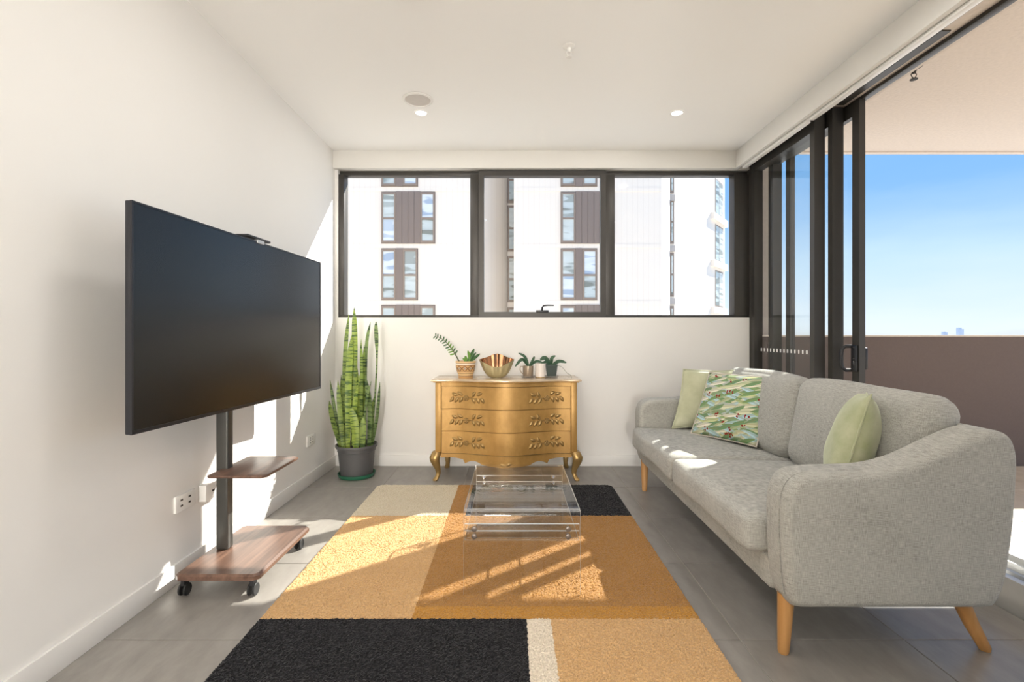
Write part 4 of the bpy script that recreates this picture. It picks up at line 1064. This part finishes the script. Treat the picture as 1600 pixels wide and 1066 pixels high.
# ---------------------------------------------------------------- throw pillows
m, n, out = newmat('leaf_print_cotton')
uvn = N(n, 'ShaderNodeTexCoord').outputs['UV']
c = srgb(176, 182, 172)
greens = [srgb(150, 170, 130), srgb(206, 206, 168), srgb(108, 146, 108), srgb(180, 210, 216), srgb(236, 230, 214), srgb(120, 158, 104), srgb(196, 204, 150)]
rl = random.Random(5); first = True
for li in range(13):
    mpn = N(n, 'ShaderNodeMapping'); ang = rl.choice((-1, 1))*rl.uniform(.08, .75); mpn.inputs['Location'].default_value = (rl.uniform(0, 9), rl.uniform(0, 9), 0); mpn.inputs['Scale'].default_value = (3.9, 9.5, 1)
    mr0 = N(n, 'ShaderNodeMapping'); mr0.inputs['Rotation'].default_value = (0, 0, ang); n.links.new(uvn, mr0.inputs[0])
    n.links.new(mr0.outputs[0], mpn.inputs[0])
    vo = N(n, 'ShaderNodeTexVoronoi', voronoi_dimensions='2D'); vo.inputs['Scale'].default_value = 1; vo.inputs['Randomness'].default_value = .7
    n.links.new(mpn.outputs[0], vo.inputs['Vector'])
    lv = N(n, 'ShaderNodeVectorMath', operation='SUBTRACT'); n.links.new(mpn.outputs[0], lv.inputs[0]); n.links.new(vo.outputs['Position'], lv.inputs[1])
    ls = N(n, 'ShaderNodeSeparateXYZ'); n.links.new(lv.outputs[0], ls.inputs[0])
    # lens-shaped leaf: |y| < .27 * (1 - (x/.60)^2)
    q1 = N(n, 'ShaderNodeMath', operation='MULTIPLY'); n.links.new(ls.outputs['X'], q1.inputs[0]); n.links.new(ls.outputs['X'], q1.inputs[1])
    q2 = N(n, 'ShaderNodeMath', operation='MULTIPLY_ADD'); n.links.new(q1.outputs[0], q2.inputs[0]); q2.inputs[1].default_value = -.27/.36; q2.inputs[2].default_value = .27
    ab = N(n, 'ShaderNodeMath', operation='ABSOLUTE'); n.links.new(ls.outputs['Y'], ab.inputs[0])
    lt = N(n, 'ShaderNodeMath', operation='LESS_THAN'); n.links.new(ab.outputs[0], lt.inputs[0]); n.links.new(q2.outputs[0], lt.inputs[1])
    sc2 = N(n, 'ShaderNodeSeparateColor'); n.links.new(vo.outputs['Color'], sc2.inputs[0])
    pick = N(n, 'ShaderNodeMath', operation='GREATER_THAN'); pick.inputs[1].default_value = .5; n.links.new(sc2.outputs[0], pick.inputs[0])
    mm = N(n, 'ShaderNodeMath', operation='MULTIPLY'); n.links.new(lt.outputs[0], mm.inputs[0]); n.links.new(pick.outputs[0], mm.inputs[1])
    g1, g2 = greens[li % 7], greens[(li*3+1) % 7]
    lc = mixcol(n, sc2.outputs[1], g1, g2)
    half = N(n, 'ShaderNodeMath', operation='GREATER_THAN'); half.inputs[1].default_value = .0; n.links.new(ls.outputs['Y'], half.inputs[0])
    hm = N(n, 'ShaderNodeMath', operation='MULTIPLY'); hm.inputs[1].default_value = .35; n.links.new(half.outputs[0], hm.inputs[0])
    lc = mixcol(n, hm.outputs[0], lc, srgb(118, 132, 96))
    vn = N(n, 'ShaderNodeMath', operation='LESS_THAN'); vn.inputs[1].default_value = .018; n.links.new(ab.outputs[0], vn.inputs[0])
    vh = N(n, 'ShaderNodeMath', operation='MULTIPLY'); vh.inputs[1].default_value = .5; n.links.new(vn.outputs[0], vh.inputs[0])
    lc = mixcol(n, vh.outputs[0], lc, srgb(170, 120, 72))
    c = mixcol(n, mm.outputs[0], c, lc)
# berries on rusty twigs
for li in range(2):
    mpn = N(n, 'ShaderNodeMapping'); mpn.inputs['Location'].default_value = (li*3.3+.4, li*2.1, 0); mpn.inputs['Scale'].default_value = (24, 22, 1); n.links.new(uvn, mpn.inputs[0])
    vo = N(n, 'ShaderNodeTexVoronoi', voronoi_dimensions='2D'); vo.inputs['Scale'].default_value = 1; n.links.new(mpn.outputs[0], vo.inputs['Vector'])
    lt = N(n, 'ShaderNodeMath', operation='LESS_THAN'); lt.inputs[1].default_value = .33; n.links.new(vo.outputs['Distance'], lt.inputs[0])
    mp2 = N(n, 'ShaderNodeMapping'); mp2.inputs['Location'].default_value = (li*1.7, .3+li, 0); mp2.inputs['Scale'].default_value = (3.2, 3.2, 1); n.links.new(uvn, mp2.inputs[0])
    v2 = N(n, 'ShaderNodeTexVoronoi', voronoi_dimensions='2D'); v2.inputs['Scale'].default_value = 1; n.links.new(mp2.outputs[0], v2.inputs['Vector'])
    l2 = N(n, 'ShaderNodeMath', operation='LESS_THAN'); l2.inputs[1].default_value = .12; n.links.new(v2.outputs['Distance'], l2.inputs[0])
    mm = N(n, 'ShaderNodeMath', operation='MULTIPLY'); n.links.new(lt.outputs[0], mm.inputs[0]); n.links.new(l2.outputs[0], mm.inputs[1])
    c = mixcol(n, mm.outputs[0], c, srgb(142, 44, 40))
principled(n, out, c, .85, 0, .2, bump(n, noise(n, uvn, 160, 2), .08, .002)); M['leafprint'] = m
def pillow(name, lab, bl_, br_, tl_, thick, mat, pipe=None, group='throw pillows on the sofa', pinch=.07, seed=0):
    """bl, br, tl: corners of the mid-plane"""
    bl_, br_, tl_ = Vector(bl_), Vector(br_), Vector(tl_)
    U = br_-bl_; V = tl_-bl_; nn = U.cross(V).normalized(); c0 = bl_+(U+V)/2
    t = thing(name, (c0.x, c0.y, bl_.z), lab, 'pillow', group)
    K = 26; bm = bmesh.new(); uvl = bm.loops.layers.uv.new('UVMap')
    rn = random.Random(seed); ph = rn.uniform(0, 6)
    def pos(a, b, side):
        ea = a*(1-pinch*(1-b*b)); eb = b*(1-pinch*(1-a*a))
        h_ = ((1-abs(a)**2.4)*(1-abs(b)**2.4))**.55
        wr = .004*math.sin(6*a+ph)*math.sin(5*b+ph*2)*h_
        return c0+U*(ea/2)+V*(eb/2)+nn*side*(thick/2*h_+wr)
    G = {}
    for side in (1, -1):
        for i in range(K+1):
            for j in range(K+1):
                a, b = -1+2*i/K, -1+2*j/K
                if side < 0 and (i in (0, K) or j in (0, K)): G[side, i, j] = G[1, i, j]
                else: G[side, i, j] = bm.verts.new(pos(a, b, side))
        for i in range(K):
            for j in range(K):
                ix = [(i, j), (i+1, j), (i+1, j+1), (i, j+1)]
                if side < 0: ix = ix[::-1]
                f_ = bm.faces.new([G[side, p, q] for p, q in ix])
                for lp, (p, q) in zip(f_.loops, ix): lp[uvl].uv = (p/K, q/K)
    finish('cover', bm, mat, t, 180, recalc=False)
    if pipe:
        loop = [pos(-1+2*i/K, -1, 1) for i in range(K)]+[pos(1, -1+2*i/K, 1) for i in range(K)]+[pos(1-2*i/K, 1, 1) for i in range(K)]+[pos(-1, 1-2*i/K, 1) for i in range(K+1)]
        tube('piping', loop, .0045, pipe, t, 6)
    return t
pillow('throw_pillow', 'plain pale green velvet pillow leaning on the far arm of the sofa', (1.13, 3.455, .462), (1.56, 3.36, .470), (1.225, 3.50, .875), .13, M['velvet'], M['velvet'], seed=1)
pillow('throw_pillow', 'eucalyptus leaf and berry print pillow with beige piping', (1.195, 3.27, .462), (1.435, 2.875, .462), (1.345, 3.335, .865), .12, M['leafprint'], M['piping'], seed=2, pinch=.03)
pillow('throw_pillow', 'sage green velvet pillow seen edge-on by the near arm', (1.234, 1.875, .452), (1.434, 2.175, .452), (1.42, 1.935, .885), .17, M['velvet2'], M['velvet2'], seed=3, pinch=.1)
